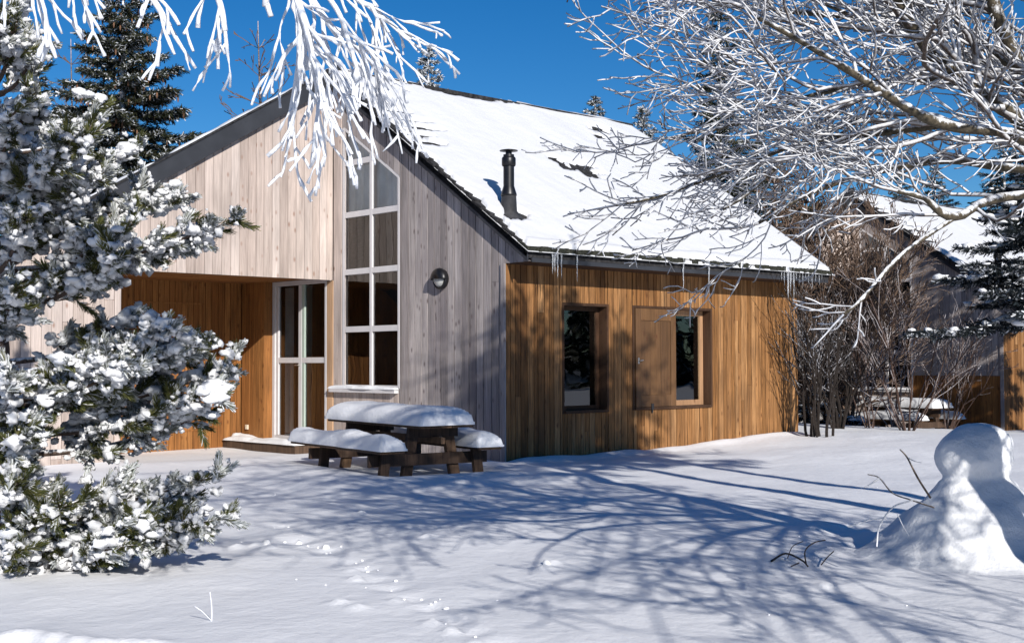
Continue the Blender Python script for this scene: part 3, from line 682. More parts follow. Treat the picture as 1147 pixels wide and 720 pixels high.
m = MB(); m.box(-0.235, -0.206, p[1]-0.045, p[1]+0.045, p[2]-0.045, p[2]+0.045); m.box(-0.242, -0.235, p[1]-0.03, p[1]+0.03, p[2]-0.03, p[2]+0.03)
o = m.build('wall_socket', MT['plastic'], org=p); soft(o, 0.004); tag(o, 'small ivory outdoor socket low on the orange boards beside the porch door', 'socket')

# ------------------------------------------------------------------ picnic tables
def picnic(name, org, e1, e2, z, Lt=2.75, Wt=0.80):
    root = empty(name, (org[0], org[1], z))
    def W(u, v, h): return np.array([org[0]+u*e1[0]+v*e2[0], org[1]+u*e1[1]+v*e2[1], z+h])
    E1 = np.array([*e1, 0]); E2 = np.array([*e2, 0])
    def plank(mb, u0, u1, v0, v1, h0, h1):
        mb.hexa([W(u0, v0, h0), W(u1, v0, h0), W(u1, v1, h0), W(u0, v1, h0), W(u0, v0, h1), W(u1, v0, h1), W(u1, v1, h1), W(u0, v1, h1)], R.random())
    t = MB()
    for k in range(5): plank(t, R.uniform(0, 0.015), Lt-R.uniform(0, 0.015), k*Wt/5+0.004, (k+1)*Wt/5-0.004, 0.71, 0.75)
    tp = t.build('tabletop', MT['table'], root)
    blanket(-0.03, Lt+0.02, -0.03, Wt+0.02, z+0.75, 0.235, 0.035, 0.36, 3, 0.6, 0.12, (org, e1, e2), under=0.006).build('snow', MT['csnow'], tp, True)
    for v0 in (-0.58, Wt+0.05):
        t = MB(); plank(t, -0.05, Lt-0.02, v0, v0+0.17, 0.41, 0.45); plank(t, -0.04, Lt-0.03, v0+0.18, v0+0.35, 0.41, 0.45)
        bn = t.build('bench', MT['table'], root)
        blanket(-0.07, Lt, v0-0.02, v0+0.37, z+0.45, 0.19, 0.03, 0.19, 8 if v0 < 0 else 5, 0.45, 0.30, (org, e1, e2), under=0.006).build('snow', MT['csnow'], bn, True)
    for u in (0.44, Lt-0.50):
        for sgn, v in ((-1, 0.15), (1, Wt-0.15)):
            t = MB(); t.beam(W(u, v, 0.708), W(u, v+sgn*0.17, -0.25), E1*0.04, E2*0.07, R.random()); t.build('leg', MT['table'], root)
        for sgn, v in ((-1, -0.34), (1, Wt+0.24)):
            t = MB(); t.beam(W(u-0.13, v-sgn*0.02, 0.408), W(u-0.13, v+sgn*0.06, -0.25), E1*0.035, E2*0.065, R.random()); t.build('bench_leg', MT['table'], root)
        t = MB(); plank(t, u-0.092, u-0.044, -0.54, Wt+0.42, 0.22, 0.37); t.build('cross_beam', MT['table'], root)
        t = MB(); plank(t, u-0.092, u-0.044, 0.03, Wt-0.03, 0.58, 0.708); t.build('top_batten', MT['table'], root)
    t = MB(); plank(t, 0.1, Lt-0.15, Wt/2-0.03, Wt/2+0.03, 0.50, 0.585); t.build('stretcher', MT['table'], root)
    return root
pt = picnic('picnic_table', TO, TE1, TE2, -0.05)
tag(pt, 'dark picnic table with thick snow pads in front of the grey gable', 'picnic table', 'picnic tables outside the cabins')

# ------------------------------------------------------------------ neighbour cabin
NO = P(993, 400, 35.8); NX, NY, NZ = NO[0], NO[1]-3.4, -0.34
nb = copy_tree(cabin); nb.location = (NX, NY, NZ)
tag(nb, 'second cabin farther off behind bare shrubs on the right, mostly hidden', 'cabin')
for chd in [o for o in bpy.data.objects if o.parent == nb and o.name.startswith('gable_wall')]:
    tmp = gable('gable_wall', True).build('gable_wall', [MT['grey'], MT['porchw'], MT['dark']], None, org=(0, 0, 0)); chd.data = tmp.data; bpy.data.objects.remove(tmp)
q = P(985, 468, 33.5)
pt2 = picnic('picnic_table', (q[0]+0.2, q[1]-1.4), TE1, TE2, -0.45)
tag(pt2, 'far picnic table buried under snow below the white framed window of the second cabin', 'picnic table', 'picnic tables outside the cabins')
exec_trees = True

# ------------------------------------------------------------------ vegetation helpers
def unit(v): v = np.array(v, float); return v/(np.linalg.norm(v)+1e-9)
def perp_rand(d, r):
    v = r.normal(size=3); v -= v@d*d; return unit(v)
ICO = None
def ico():
    global ICO
    if ICO is None:
        bm = bmesh.new(); bmesh.ops.create_icosphere(bm, subdivisions=2, radius=1.0)
        ICO = (np.array([v.co[:] for v in bm.verts]), np.array([[v.index for v in f.verts] for f in bm.faces])); bm.free()
    return ICO
def bulk(name, V, F, A, mats, parent=None, smooth=False, org=None):
    me = bpy.data.meshes.new(name)
    if org is None and parent is not None: org = worldloc(parent)
    V = V-np.array(org) if org is not None else V
    nf, k = F.shape
    me.vertices.add(len(V)); me.vertices.foreach_set('co', V.astype(np.float32).ravel())
    me.loops.add(nf*k); me.loops.foreach_set('vertex_index', F.astype(np.int32).ravel())
    me.polygons.add(nf); me.polygons.foreach_set('loop_start', np.arange(0, nf*k, k, dtype=np.int32))
    me.polygons.foreach_set('loop_total', np.full(nf, k, dtype=np.int32))
    if smooth: me.polygons.foreach_set('use_smooth', np.ones(nf, bool))
    at = me.attributes.new('bv', 'FLOAT', 'FACE'); at.data.foreach_set('value', A.astype(np.float32))
    me.materials.append(mats); me.update(calc_edges=True); me.validate()
    o = bpy.data.objects.new(name, me); COL.objects.link(o)
    if parent is not None: o.parent = parent
    elif org is not None: o.location = tuple(org)
    return o
def blobs(P_, S_, name, mat, parent, r, rough=0.25, flatz=0.7, A=None):
    """P_: centres, S_: radii"""
    v0, f0 = ico(); n = len(P_)
    disp = 1+rough*r.normal(size=(n, len(v0)))
    sc = np.stack([r.uniform(0.75, 1.3, n), r.uniform(0.75, 1.3, n), flatz*r.uniform(0.8, 1.2, n)], -1)
    V = v0[None]*disp[..., None]*sc[:, None, :]*np.array(S_)[:, None, None]+np.array(P_)[:, None, :]
    F = f0[None]+(np.arange(n)*len(v0))[:, None, None]
    return bulk(name, V.reshape(-1, 3), F.reshape(-1, 3), np.full(n*len(f0), 0.5), mat, parent, True)
def needles(P_, D_, n, ln, wd, spread, back, r, vals, name, mat, parent):
    """fans of needles; P_ tips, D_ shoot directions; vals(n_tufts, n) -> attribute"""
    P_ = np.array(P_); D_ = np.array(D_); m = len(P_)
    t = r.uniform(0, 1, (m, n, 1)); base = P_[:, None]-D_[:, None]*back*t
    rv = r.normal(size=(m, n, 3)); rv -= (rv*D_[:, None]).sum(-1, keepdims=True)*D_[:, None]; rv /= np.linalg.norm(rv, axis=-1, keepdims=True)
    ang = spread*(0.35+0.65*t)*r.uniform(0.6, 1.25, (m, n, 1))
    nd = D_[:, None]*np.cos(ang)+rv*np.sin(ang)
    L_ = ln*r.uniform(0.75, 1.2, (m, n, 1)); tip = base+nd*L_
    sd = np.cross(nd, r.normal(size=(m, n, 3))); sd /= np.linalg.norm(sd, axis=-1, keepdims=True)
    A = vals(m, n); wv = wd*np.where(A > 0.58, 2.2, 1.0)[..., None]
    v = np.stack([base-sd*wv*0.5, base+sd*wv*0.5, tip+sd*wv*0.35, tip-sd*wv*0.35], 2)
    F = np.arange(m*n*4).reshape(-1, 4)
    return bulk(name, v.reshape(-1, 3), F, A.ravel(), mat, parent)

def bez(pts, n):
    """smooth Catmull-Rom through points"""
    p = [np.array(q, float) for q in pts]; p = [2*p[0]-p[1]]+p+[2*p[-1]-p[-2]]; out = []
    for i in range(1, len(p)-2):
        for k in range(n):
            t = k/n; a, b, c, d = p[i-1:i+3]
            out.append(0.5*((2*b)+(-a+c)*t+(2*a-5*b+4*c-d)*t*t+(-a+3*b-3*c+d)*t**3))
    out.append(p[-2]); return np.array(out)

def grow(mb, p, d, ln, r0, lvl, cfg, r, tips=None):
    """recursive twig; cfg: dict(seg, wig, trop, kids, ang, lf, rf, minr, sides)"""
    n = max(3, int(ln/cfg['seg'][min(lvl, len(cfg['seg'])-1)])); pts = [p]; dd = d; rs = [r0]
    st = ln/n
    for k in range(n):
        dd = unit(dd+r.normal(size=3)*cfg['wig']+np.array(cfg['trop'])*cfg['tw'][min(lvl, len(cfg['tw'])-1)])
        p = p+dd*st; pts.append(p); rs.append((1+cfg.get('rn', 0)*r.normal())*max(cfg['minr'], r0*(1-(0.55 if lvl < cfg['max'] else cfg.get('tipt', 0.35))*(k+1)/n)))
    mb.tube(pts, rs, cfg['sides'][min(lvl, len(cfg['sides'])-1)], cfg['fr'][min(lvl, len(cfg['fr'])-1)], 0)
    if tips is not None and lvl >= cfg['max']: tips.append((pts[-1], dd))
    if lvl < cfg['max']:
        K = cfg['kids'][min(lvl, len(cfg['kids'])-1)]; K = max(1, int(round(K*ln*r.uniform(0.8, 1.2))))
        for i in range(K):
            t = (i+r.uniform(0.2, 0.9))/K; t = cfg.get('t0', 0.12)+(1-cfg.get('t0', 0.12))*t
            j = min(len(pts)-2, int(t*n)); q = pts[j]+(pts[j+1]-pts[j])*(t*n-j if t*n-j < 1 else 0.9)
            bd = unit(pts[j+1]-pts[j]); a = rad(r.uniform(*cfg['ang']))
            sd = unit(perp_rand(bd, r)*np.array(cfg.get('flat', (1, 1, 1)))); nd = unit(bd*math.cos(a)+sd*math.sin(a))
            l2 = ln*cfg['lf'][min(lvl, len(cfg['lf'])-1)]*r.uniform(0.6, 1.15)*(1.15-0.6*t)
            grow(mb, q, nd, l2, max(cfg['minr'], rs[j]*cfg['rf']), lvl+1, cfg, r, tips)
        # leader keeps on
        if tips is not None: tips.append((pts[-1], dd))

# ------------------------------------------------------------------ foreground pine on the left
rp = np.random.default_rng(3)
PB = CAM+fw*10.2+rt*(-4.15); PB[2] = gz(PB[0], PB[1])
pine = empty('pine_tree', PB); tag(pine, 'snow laden mountain pine filling the left edge in the foreground', 'pine tree')
PH = 5.6
tm = MB(); tm.tube(bez([PB+np.array([0, 0, -0.2]), PB+np.array([0.05, 0, 1.5]), PB+np.array([-0.05, 0.05, 3.2]), PB+np.array([0, 0, PH])], 6), np.linspace(0.13, 0.03, 19), 10); tm.build('trunk', MT['bark'], pine, True)
br = MB(); TP = []; TD = []
def shoot(p, d, ln, r0, lvl):
    n = max(3, int(ln/0.09)); pts = [p]; dd = d
    for k in range(n):
        dd = unit(dd+rp.normal(size=3)*0.10+np.array([0, 0, 0.05])); pts.append(pts[-1]+dd*ln/n)
    br.tube(pts, np.linspace(r0, max(0.004, r0*0.4), len(pts)), 4)
    TP.append(pts[-1]); TD.append(dd)
    if lvl < 2:
        K = int(ln/(0.17 if lvl == 0 else 0.15))
        for i in range(K):
            j = int(len(pts)*(0.15+0.8*(i+rp.uniform())/K)); j = min(j, len(pts)-2); bd = unit(pts[j+1]-pts[j])
            sd = perp_rand(bd, rp); sd[2] = sd[2]*0.6+0.1; sd = unit(sd); a = rad(rp.uniform(35, 65))
            shoot(pts[j], unit(bd*math.cos(a)+sd*math.sin(a)), ln*rp.uniform(0.28, 0.5)+0.05, r0*0.5, lvl+1)
    elif rp.uniform() < 0.6:
        j = len(pts)//2; TP.append(pts[j]+np.array([0, 0, 0.02])); TD.append(unit(dd+perp_rand(dd, rp)*0.8))
def bough(x, y, dep, frac=0.5, rise=0.35):
    tip = P(x, y, dep); hz = tip[2]-rise-PB[2]; hz = min(max(hz, 0.15), PH-0.3)
    a = PB+np.array([0, 0, hz]); mid = a+(tip-a)*0.5+np.array([0, 0, -0.10])
    c = bez([a, mid, tip], 8)
    ln = np.linalg.norm(tip-a); br.tube(c, np.linspace(0.018+0.010*ln, 0.006, len(c)), 6)
    TP.append(c[-1]); TD.append(unit(c[-1]-c[-3]))
    n = len(c); K = int(ln/0.10)
    for i in range(K):
        t = 1-frac+frac*(i+rp.uniform())/K*0.97; j = min(int(t*(n-1)), n-2); q = c[j]+(c[j+1]-c[j])*rp.uniform(); bd = unit(c[j+1]-c[j])
        sd = perp_rand(bd, rp); sd[2] *= 0.55; sd = unit(sd); ag = rad(rp.uniform(30, 60))
        shoot(q, unit(bd*math.cos(ag)+sd*math.sin(ag)), rp.uniform(0.15, 0.31)*(1.15-0.5*t), 0.009, 1)
keys = [(30, 485, 9.0), (8, 520, 9.2), (45, 445, 9.6), (10, 465, 9.8), (62, 555, 9.8), (35, 520, 10.0), (100, 575, 9.5), (266, 246, 9.6), (232, 262, 9.9), (205, 222, 10.2), (175, 215, 10.5), (150, 165, 9.9), (118, 128, 10.4), (150, 250, 9.2), (120, 190, 9.3), (95, 150, 9.0),
        (45, 50, 10), (20, 20, 9.5), (40, 100, 9.2), (20, 70, 10.6), (35, -20, 10.2), (90, 210, 10.8), (55, 170, 9.0), (140, 285, 9.0), (165, 280, 10.4),
        (236, 380, 9.4), (262, 412, 9.7), (252, 440, 9.5), (240, 462, 9.8), (215, 398, 10.1), (195, 365, 9.2), (150, 355, 9.7), (180, 440, 10.2), (120, 400, 9.1), (150, 405, 9.0), 
        (245, 532, 9.3), (250, 580, 9.1), (215, 600, 9.4), (170, 590, 9.0), (190, 560, 9.8), (140, 545, 9.5), (75, 565, 9.0), (60, 605, 9.4), (30, 580, 9.1), (150, 610, 8.9), (20, 615, 9.0), (20, 540, 8.9), (225, 560, 9.6),
        (30, 240, 9.0), (20, 320, 8.9), (10, 420, 9.0), (20, 500, 9.6), (0, 200, 9.4), (10, 130, 8.9), (80, 240, 9.6), (0, 280, 10.2), (25, 450, 10.4)]
for x, y, dp in keys: bough(x, y, dp, 0.62 if x > 120 else 0.55)
for k in range(34):
    a = rp.uniform(0, 2*math.pi); hz = rp.uniform(0.4, PH-0.4); rr_ = (2.1-0.25*hz)*rp.uniform(0.7, 1)
    tip = PB+np.array([math.cos(a)*rr_, math.sin(a)*rr_, hz+0.35]); rel = tip-CAM
    if rel@rt > -3.95: continue
    aa = PB+np.array([0, 0, hz]); c = bez([aa, aa+(tip-aa)*0.5+np.array([0, 0, -0.1]), tip], 8); br.tube(c, np.linspace(0.035, 0.006, len(c)), 5)
    for i in range(14):
        j = rp.integers(6, 15); bd = unit(c[j+1]-c[j]); sd = perp_rand(bd, rp); shoot(c[j], unit(bd+sd*0.9), rp.uniform(0.2, 0.4), 0.009, 1)
br.build('branches', MT['bark'], pine, True)
TP = np.array(TP); TD = np.array(TD); print('pine tufts', len(TP))
frost = np.clip(rp.uniform(0, 1, len(TP))*0.75+0.35*(vnoise(TP[:, 0]*1.0+TP[:, 1], TP[:, 2], 0.5, 9)+0.5), 0, 1)
def pv(m, n):
    a = rp.uniform(0, 0.56, (m, n)); wh = rp.uniform(0, 1, (m, n)) < np.where(frost[:, None] < 0.50, 0.04, 0.22+0.62*frost[:, None]); return np.where(wh, rp.uniform(0.62, 1.0, (m, n)), a)
needles(TP, TD, 130, 0.068, 0.0050, rad(44), 0.15, rp, pv, 'needles', MT['needle'], pine)
# rime clots among the needles and soft pads on the upper side
sel = frost > 0.50
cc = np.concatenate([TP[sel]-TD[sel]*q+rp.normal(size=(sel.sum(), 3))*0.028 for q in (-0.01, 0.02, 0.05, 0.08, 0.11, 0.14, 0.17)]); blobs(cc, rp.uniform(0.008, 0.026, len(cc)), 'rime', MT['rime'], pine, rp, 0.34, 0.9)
ic = TP-TD*rp.uniform(0.12, 0.24, (len(TP), 1))+rp.normal(size=TP.shape)*0.03
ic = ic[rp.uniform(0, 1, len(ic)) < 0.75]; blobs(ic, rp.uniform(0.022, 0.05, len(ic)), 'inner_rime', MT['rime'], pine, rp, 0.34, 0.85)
sel = (rp.uniform(0, 1, len(TP)) < 0.05*(0.4+2*vnoise(TP[:, 0]+TP[:, 1], TP[:, 2], 0.35, 4)+0.6))
c3 = TP[sel]-TD[sel]*rp.uniform(0.02, 0.10, (sel.sum(), 1))+np.array([0, 0, 0.028])
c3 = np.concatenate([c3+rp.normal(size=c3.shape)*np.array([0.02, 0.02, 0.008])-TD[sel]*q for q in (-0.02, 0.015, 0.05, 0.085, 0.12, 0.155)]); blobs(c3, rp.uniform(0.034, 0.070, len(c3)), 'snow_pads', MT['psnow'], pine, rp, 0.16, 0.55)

# ------------------------------------------------------------------ frosted tree on the right
rt_ = np.random.default_rng(21)
TB = CAM+fw*6.6+rt*5.6; TB[2] = gz(TB[0], TB[1])
ftree = empty('frosted_tree', TB); tag(ftree, 'large frost covered deciduous tree reaching in from the right edge over the roof', 'tree')
lm = MB(); tw = MB()
cfgR = dict(seg=(0.12, 0.08, 0.06, 0.05), wig=0.19, trop=(-0.65, 0.6, 0.45), tw=(0.04, 0.07, 0.09, 0.11), max=3, kids=(7.0, 10.0, 11.0), ang=(28, 62), lf=(0.5, 0.42, 0.45), rf=0.58, minr=0.0040, sides=(6, 5, 4, 3), fr=(-0.1, 0.0, 0.2, 0.4), t0=0.1, flat=(1, 1, 0.8))
fork = P(1430, 215, 7.2)
lm.tube(bez([TB+np.array([0, 0, -0.3]), TB+np.array([0.05, 0.0, 1.0]), fork], 8), np.linspace(0.13, 0.09, 17), 14)
def limb(pts, r0, r1, side_l=(0.9, 1.7), K=8, lvl=1, n=6, start=0.25):
    c = bez(pts, n); rs = np.linspace(r0, r1, len(c)); lm.tube(c, rs*(1+0.08*rt_.normal(size=len(c))), 9)
    for i in range(K):
        t = start+(1-start)*(i+rt_.uniform())/K; j = min(int(t*(len(c)-1)), len(c)-2); bd = unit(c[j+1]-c[j]); a = rad(rt_.uniform(30, 65)); sd = perp_rand(bd, rt_)
        grow(tw, c[j], unit(bd*math.cos(a)+sd*math.sin(a)), rt_.uniform(*side_l), min(rs[j]*0.5, 0.022), lvl, cfgR, rt_)
    grow(tw, c[-1], unit(c[-1]-c[-2]), rt_.uniform(*side_l), min(r1, 0.02), lvl, cfgR, rt_)
    return c
# the limbs the photograph shows
limb([fork, P(1290, 200, 7.3), P(1195, 178, 7.2), P(1135, 128, 7.0), P(1080, 92, 6.9), P(1040, 55, 6.8), P(1008, 5, 6.7), P(985, -70, 6.6)], 0.060, 0.026, K=16)
limb([fork, P(1290, 160, 7.6), P(1200, 120, 7.8), P(1150, 85, 7.7), P(1118, 20, 7.6), P(1095, -60, 7.6)], 0.062, 0.036, K=12)
limb([P(1195, 178, 7.2), P(1130, 150, 6.6), P(1060, 140, 6.5), P(1015, 120, 6.4), P(960, 85, 6.3), P(900, 48, 6.2), P(850, 20, 6.2)], 0.035, 0.012, K=13)
limb([fork, P(1147, 218, 6.7), P(1070, 243, 6.3), P(1035, 222, 6.2), P(1005, 214, 6.2)], 0.030, 0.010, (0.5, 0.9), K=7)
limb([P(1070, 243, 6.3), P(1010, 285, 6.1), P(965, 335, 5.9), P(945, 352, 5.9)], 0.012, 0.007, (0.18, 0.35), K=5, lvl=2, start=0.5)
limb([P(1060, 140, 6.5), P(980, 150, 6.7), P(900, 160, 6.9), P(820, 190, 7.0), P(740, 219, 7.1), P(690, 230, 7.1)], 0.018, 0.007, (0.25, 0.5), K=16)
limb([P(1080, 92, 6.9), P(1000, 90, 7.4), P(900, 110, 7.8), P(820, 140, 8.0), P(770, 150, 8.0)], 0.022, 0.009, (0.6, 1.1), K=13)
limb([P(1150, 85, 7.7), P(1060, 30, 7.9), P(960, 20, 8.0), P(860, 10, 8.0), P(800, 0, 8.0)], 0.03, 0.010, (0.5, 0.9), K=13)
limb([fork, P(1150, 190, 7.9), P(1060, 180, 8.2), P(970, 195, 8.4), P(900, 220, 8.5), P(850, 250, 8.5)], 0.035, 0.010, (0.6, 1.1), K=14)
limb([P(900, 110, 7.8), P(830, 90, 7.9), P(790, 75, 7.9), P(770, 55, 7.9)], 0.012, 0.007, (0.25, 0.5), K=8)
limb([P(960, 20, 8.0), P(880, -10, 7.4), P(820, -10, 7.3), P(775, 0, 7.3)], 0.012, 0.007, (0.2, 0.45), K=8)
limb([P(900, 160, 6.9), P(840, 215, 6.8), P(810, 235, 6.8)], 0.010, 0.006, (0.2, 0.35), K=6, lvl=2)
# the rest of the crown: mostly out of the picture, its shadow on the snow and the side wall
def CW(al, ri, z): q = CAM+fw*np.array([1, 1, 0])*al+rt*ri; q[2] = z; return q
lm.tube(bez([fork, CW(7.7, 4.6, 4.0), CW(7.9, 4.2, 5.6), CW(8.0, 4.0, 7.2)], 8), np.linspace(0.09, 0.02, 25), 10)
cfgR['kids'] = (6.0, 8.0, 5.0); cfgR['max'] = 2; cfgR['minr'] = 0.007; cfgR['seg'] = (0.15, 0.12, 0.1)
T0 = [CW(7.2, 4.6, 2.4), CW(7.7, 4.6, 3.4), CW(7.8, 4.4, 4.4), CW(7.9, 4.2, 5.4)]
n_ = 0
while n_ < 104:
    if n_ < 12: al, ri, z = rt_.uniform(-0.5, 4.0), rt_.uniform(2.6, 6.0), rt_.uniform(1.9, 3.4)
    elif n_ < 58: al, ri, z = rt_.uniform(2.0, 7.5), rt_.uniform(-0.6, 6.0), rt_.uniform(2.8, 5.8)
    else: al, ri, z = rt_.uniform(8.4, 10.4), rt_.uniform(3.7, 7.2), rt_.uniform(4.8, 7.8)
    if ri < 0.44*max(al, 0)+0.75 and z < 1.5+0.31*al+0.75: continue
    if ri < 2.2 and al < 1.5: continue
    s0 = T0[int(np.clip((z-2.2)/0.9, 0, 3))]; e0 = CW(al, ri, z); n_ += 1
    if n_ == 59: cfgR['minr'] = 0.013; cfgR['kids'] = (5.0, 5.0, 4.0)
    limb([s0, s0*0.5+e0*0.5+np.array([0, 0, 0.25])+rt_.normal(size=3)*0.12, e0], 0.022 if n_ <= 58 else 0.045, 0.008 if n_ <= 58 else 0.016, (0.5, 1.0), K=12, lvl=1)
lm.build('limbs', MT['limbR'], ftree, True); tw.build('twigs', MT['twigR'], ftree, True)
print('right tree faces', len(tw.f), len(lm.f))

# ------------------------------------------------------------------ rimed birch hanging in from the top left
rb = np.random.default_rng(9)
BB = CAM+fw*5.2+rt*(-3.6); BB[2] = gz(BB[0], BB[1])
birch = empty('birch_tree', BB); tag(birch, 'rime coated birch whose drooping white twigs hang in from the top left', 'tree')
bm_ = MB(); bt = MB()
top = BB+np.array([0, 0, 4.6]); bm_.tube(bez([BB-np.array([0, 0, 0.3]), BB+np.array([0.05, 0.05, 2]), top, top+np.array([0.1, 0.1, 1.6])], 8), np.linspace(0.15, 0.05, 25), 12)
cfgB = dict(seg=(0.042, 0.036, 0.032), wig=0.11, trop=(0, 0, -1.0), tw=(0.07, 0.10, 0.11), max=2, kids=(7.5, 7.5, 4), ang=(14, 42), lf=(0.62, 0.55, 0.5), rf=0.92, rn=0.28, minr=0.0056, sides=(7, 7, 6), fr=(0.25, 0.35, 0.5), t0=0.1, tipt=0.10)
def hang(pts, K, ln, start=0.35, r0=0.022, r1=0.012, lvl=0, dr=None):
    c = bez(pts, 7); bm_.tube(c, np.linspace(r0, r1, len(c)), 7)
    for i in range(K):
        t = start+(1-start)*(i+rb.uniform())/K; j = min(int(t*(len(c)-1)), len(c)-2); bd = unit(c[j+1]-c[j]); a = rad(rb.uniform(20, 55)); sd = perp_rand(bd, rb)
        grow(bt, c[j], unit(bd*math.cos(a)+sd*math.sin(a)+np.array([0, 0, -0.2])), rb.uniform(*ln), 0.0074, lvl, cfgB, rb)
    grow(bt, c[-1], unit(c[-1]-c[-2]), ln[1]*0.7, 0.0074, lvl, cfgB, rb)
st = top-np.array([0, 0, 0.4])
hang([st, P(150, -190, 5.4), P(290, -80, 5.5), P(360, 15, 5.5), P(385, 50, 5.5)], 9, (0.35, 0.60), 0.6)
hang([st, P(180, -150, 5.2), P(300, -60, 5.1), P(340, 20, 5.0), P(350, 70, 5.0)], 6, (0.35, 0.60), 0.62)
hang([st, P(220, -160, 5.8), P(320, -75, 6.0), P(395, -5, 6.1), P(418, 8, 6.1)], 7, (0.3, 0.50), 0.62)
hang([P(290, -80, 5.5), P(330, -10, 5.3), P(335, 60, 5.2), P(325, 130, 5.2)], 5, (0.22, 0.38), 0.35, 0.012, 0.010, 1)
hang([P(290, -80, 5.5), P(370, 0, 5.3), P(395, 60, 5.2)], 5, (0.25, 0.4), 0.35, 0.012, 0.010, 1)
hang([st, P(120, -160, 5.0), P(220, -60, 4.9), P(245, 0, 4.8), P(252, 35, 4.8)], 4, (0.18, 0.3), 0.62, 0.016, 0.011, 1)
hang([st, P(80, -120, 4.8), P(140, -50, 4.8), P(172, 0, 4.7), P(190, 30, 4.7)], 4, (0.15, 0.25), 0.62, 0.016, 0.011, 1)
hang([st, P(0, -120, 4.8), P(60, -60, 4.8), P(90, -10, 4.7)], 4, (0.2, 0.3), 0.62, 0.016, 0.011, 1)
hang([st, P(-40, -80, 4.8), P(15, -50, 4.7), P(40, -10, 4.7)], 4, (0.2, 0.32), 0.6, 0.016, 0.011, 1)
# crown above the picture, which shades the pine
cfgB['minr'] = 0.009; cfgB['seg'] = (0.12, 0.1, 0.1); cfgB['kids'] = (7, 6, 4)
cfgB['minr'] = 0.011; cfgB['kids'] = (9, 9, 4)
for k in range(17):
    al_ = rb.uniform(2.4, 5.6); e = CAM+fw*np.array([1, 1, 0])*al_+rt*rb.uniform(-2.9, -1.0); e[2] = max(rb.uniform(3.3, 5.6), 1.5+0.31*al_+0.75)
    s1 = top+np.array([0, 0, rb.uniform(-0.6, 1.2)])
    hang([s1, (s1+e)/2+np.array([0, 0, 0.35]), e, e+unit(e-s1)*0.3-np.array([0, 0, 0.15])], 16, (0.4, 0.65), 0.3)
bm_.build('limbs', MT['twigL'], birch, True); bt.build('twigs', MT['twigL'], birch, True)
print('birch faces', len(bt.f))

# ------------------------------------------------------------------ conifers behind
def conifer(name, base, H, Rb, seed, mat, label, cat='spruce tree', group=None, density=1.0, nl=0.11, snowf=0.12, cones=0, z0=0.1, droop=0.25, pads=0.0, top=1.0):
    r = np.random.default_rng(seed); base = np.array(base, float)
    root = empty(name, base); tag(root, label, cat, group)
    t = MB(); t.tube([base+np.array([0, 0, -0.5]), base+np.array([0.03, 0, H*0.5]), base+np.array([0, 0, H])], [H*0.018+0.03, H*0.011+0.01, 0.012], 8); 
    Pn = []; Dn = []
    nb_ = int(H*9*density)
    bm2 = MB()
    for i in range(nb_):
        h = z0*H+(1-z0)*H*(i+r.uniform())/nb_; f = 1-(h-z0*H)/((1-z0)*H+1e-6); ln = Rb*(f**0.8)*r.uniform(0.55, 1.12)+0.08
        a = i*2.4+r.uniform(-0.4, 0.4); hv = np.array([math.cos(a), math.sin(a), 0])
        pts = []; n = max(3, int(ln/0.22)); slope0 = 0.25-0.35*f
        for k in range(n+1):
            s = k/n; pts.append(base+np.array([0, 0, h])+hv*ln*s+np.array([0, 0, ln*(slope0*s-droop*s+0.55*droop*s*s*1.4)]))
        bm2.tube(pts, np.linspace(0.008+ln*0.01, 0.004, n+1), 3)
        m = max(3, int(ln/0.085*density))
        for j in range(m):
            s = (j+r.uniform())/m; s = 0.12+0.88*s; q = pts[0]*0; k = min(int(s*n), n-1); q = pts[k]+(pts[k+1]-pts[k])*(s*n-k)
            for sg in (-1, 1):
                sidev = np.array([-hv[1], hv[0], 0])*sg; l2 = ln*0.34*(1-s*0.75)*r.uniform(0.6, 1.2)+0.06
                d2 = unit(hv*0.8+sidev*r.uniform(0.6, 1.3)+np.array([0, 0, r.uniform(-0.45, 0.05)])); e = q+d2*l2
                kk = max(1, int(l2/0.10))
                for u in range(kk): Pn.append(q+d2*l2*(u+1)/kk+r.normal(size=3)*0.015); Dn.append(d2)
            Pn.append(q); Dn.append(unit(pts[k+1]-pts[k]))
    Pn.append(base+np.array([0, 0, H])); Dn.append(np.array([0, 0, 1.0]))
    t.build('trunk', MT['bark'], root, True); bm2.build('branches', MT['bark'], root)
    Pn = np.array(Pn); Dn = np.array(Dn)
    cl_ = r.uniform(0, 1, len(Pn))
    def vals(m, n):
        a = np.clip(0.75*cl_[:, None]*r.uniform(0.4, 1.2, (m, n)), 0, 0.84); return np.where(r.uniform(0, 1, (m, n)) < snowf*(0.5+cl_[:, None]), r.uniform(0.9, 1, (m, n)), a)
    needles(Pn, Dn, 12, nl, nl*0.13, rad(55), 0.12, r, vals, 'needles', mat, root)
    if pads > 0:
        s = r.uniform(0, 1, len(Pn)) < pads; c = Pn[s]+np.array([0, 0, 0.05]); tag(blobs(c, r.uniform(0.04, 0.13, len(c)), 'snow_load', MT['csnow'], root, r, 0.18, 0.45), kind='stuff')
    if cones:
        hi = np.where(Pn[:, 2] > base[2]+H*0.62)[0]; s = r.choice(hi, cones); cp = Pn[s]-np.array([0, 0, 0.09]); cm = MB()
        for p in cp: cm.lathe([(0.004, 0.07), (0.022, 0.03), (0.024, -0.02), (0.006, -0.08)], p, 6)
        tag(cm.build('cones', MT['cone'], root, True), kind='stuff')
    return root
def at(x, dep, z=None):
    p = P(x, 405, dep); p[2] = gz(p[0], p[1]) if z is None else z; return p
G1 = 'dark spruces behind the cabins'
def con(x, ytop, dep, Rb, seed, label, **k):
    b_ = at(x, dep); H = P(x, ytop, dep)[2]-b_[2]
    return conifer('spruce_tree', b_, H, Rb, seed, k.pop('mat', MT['spruce']), label, group=G1, **k)
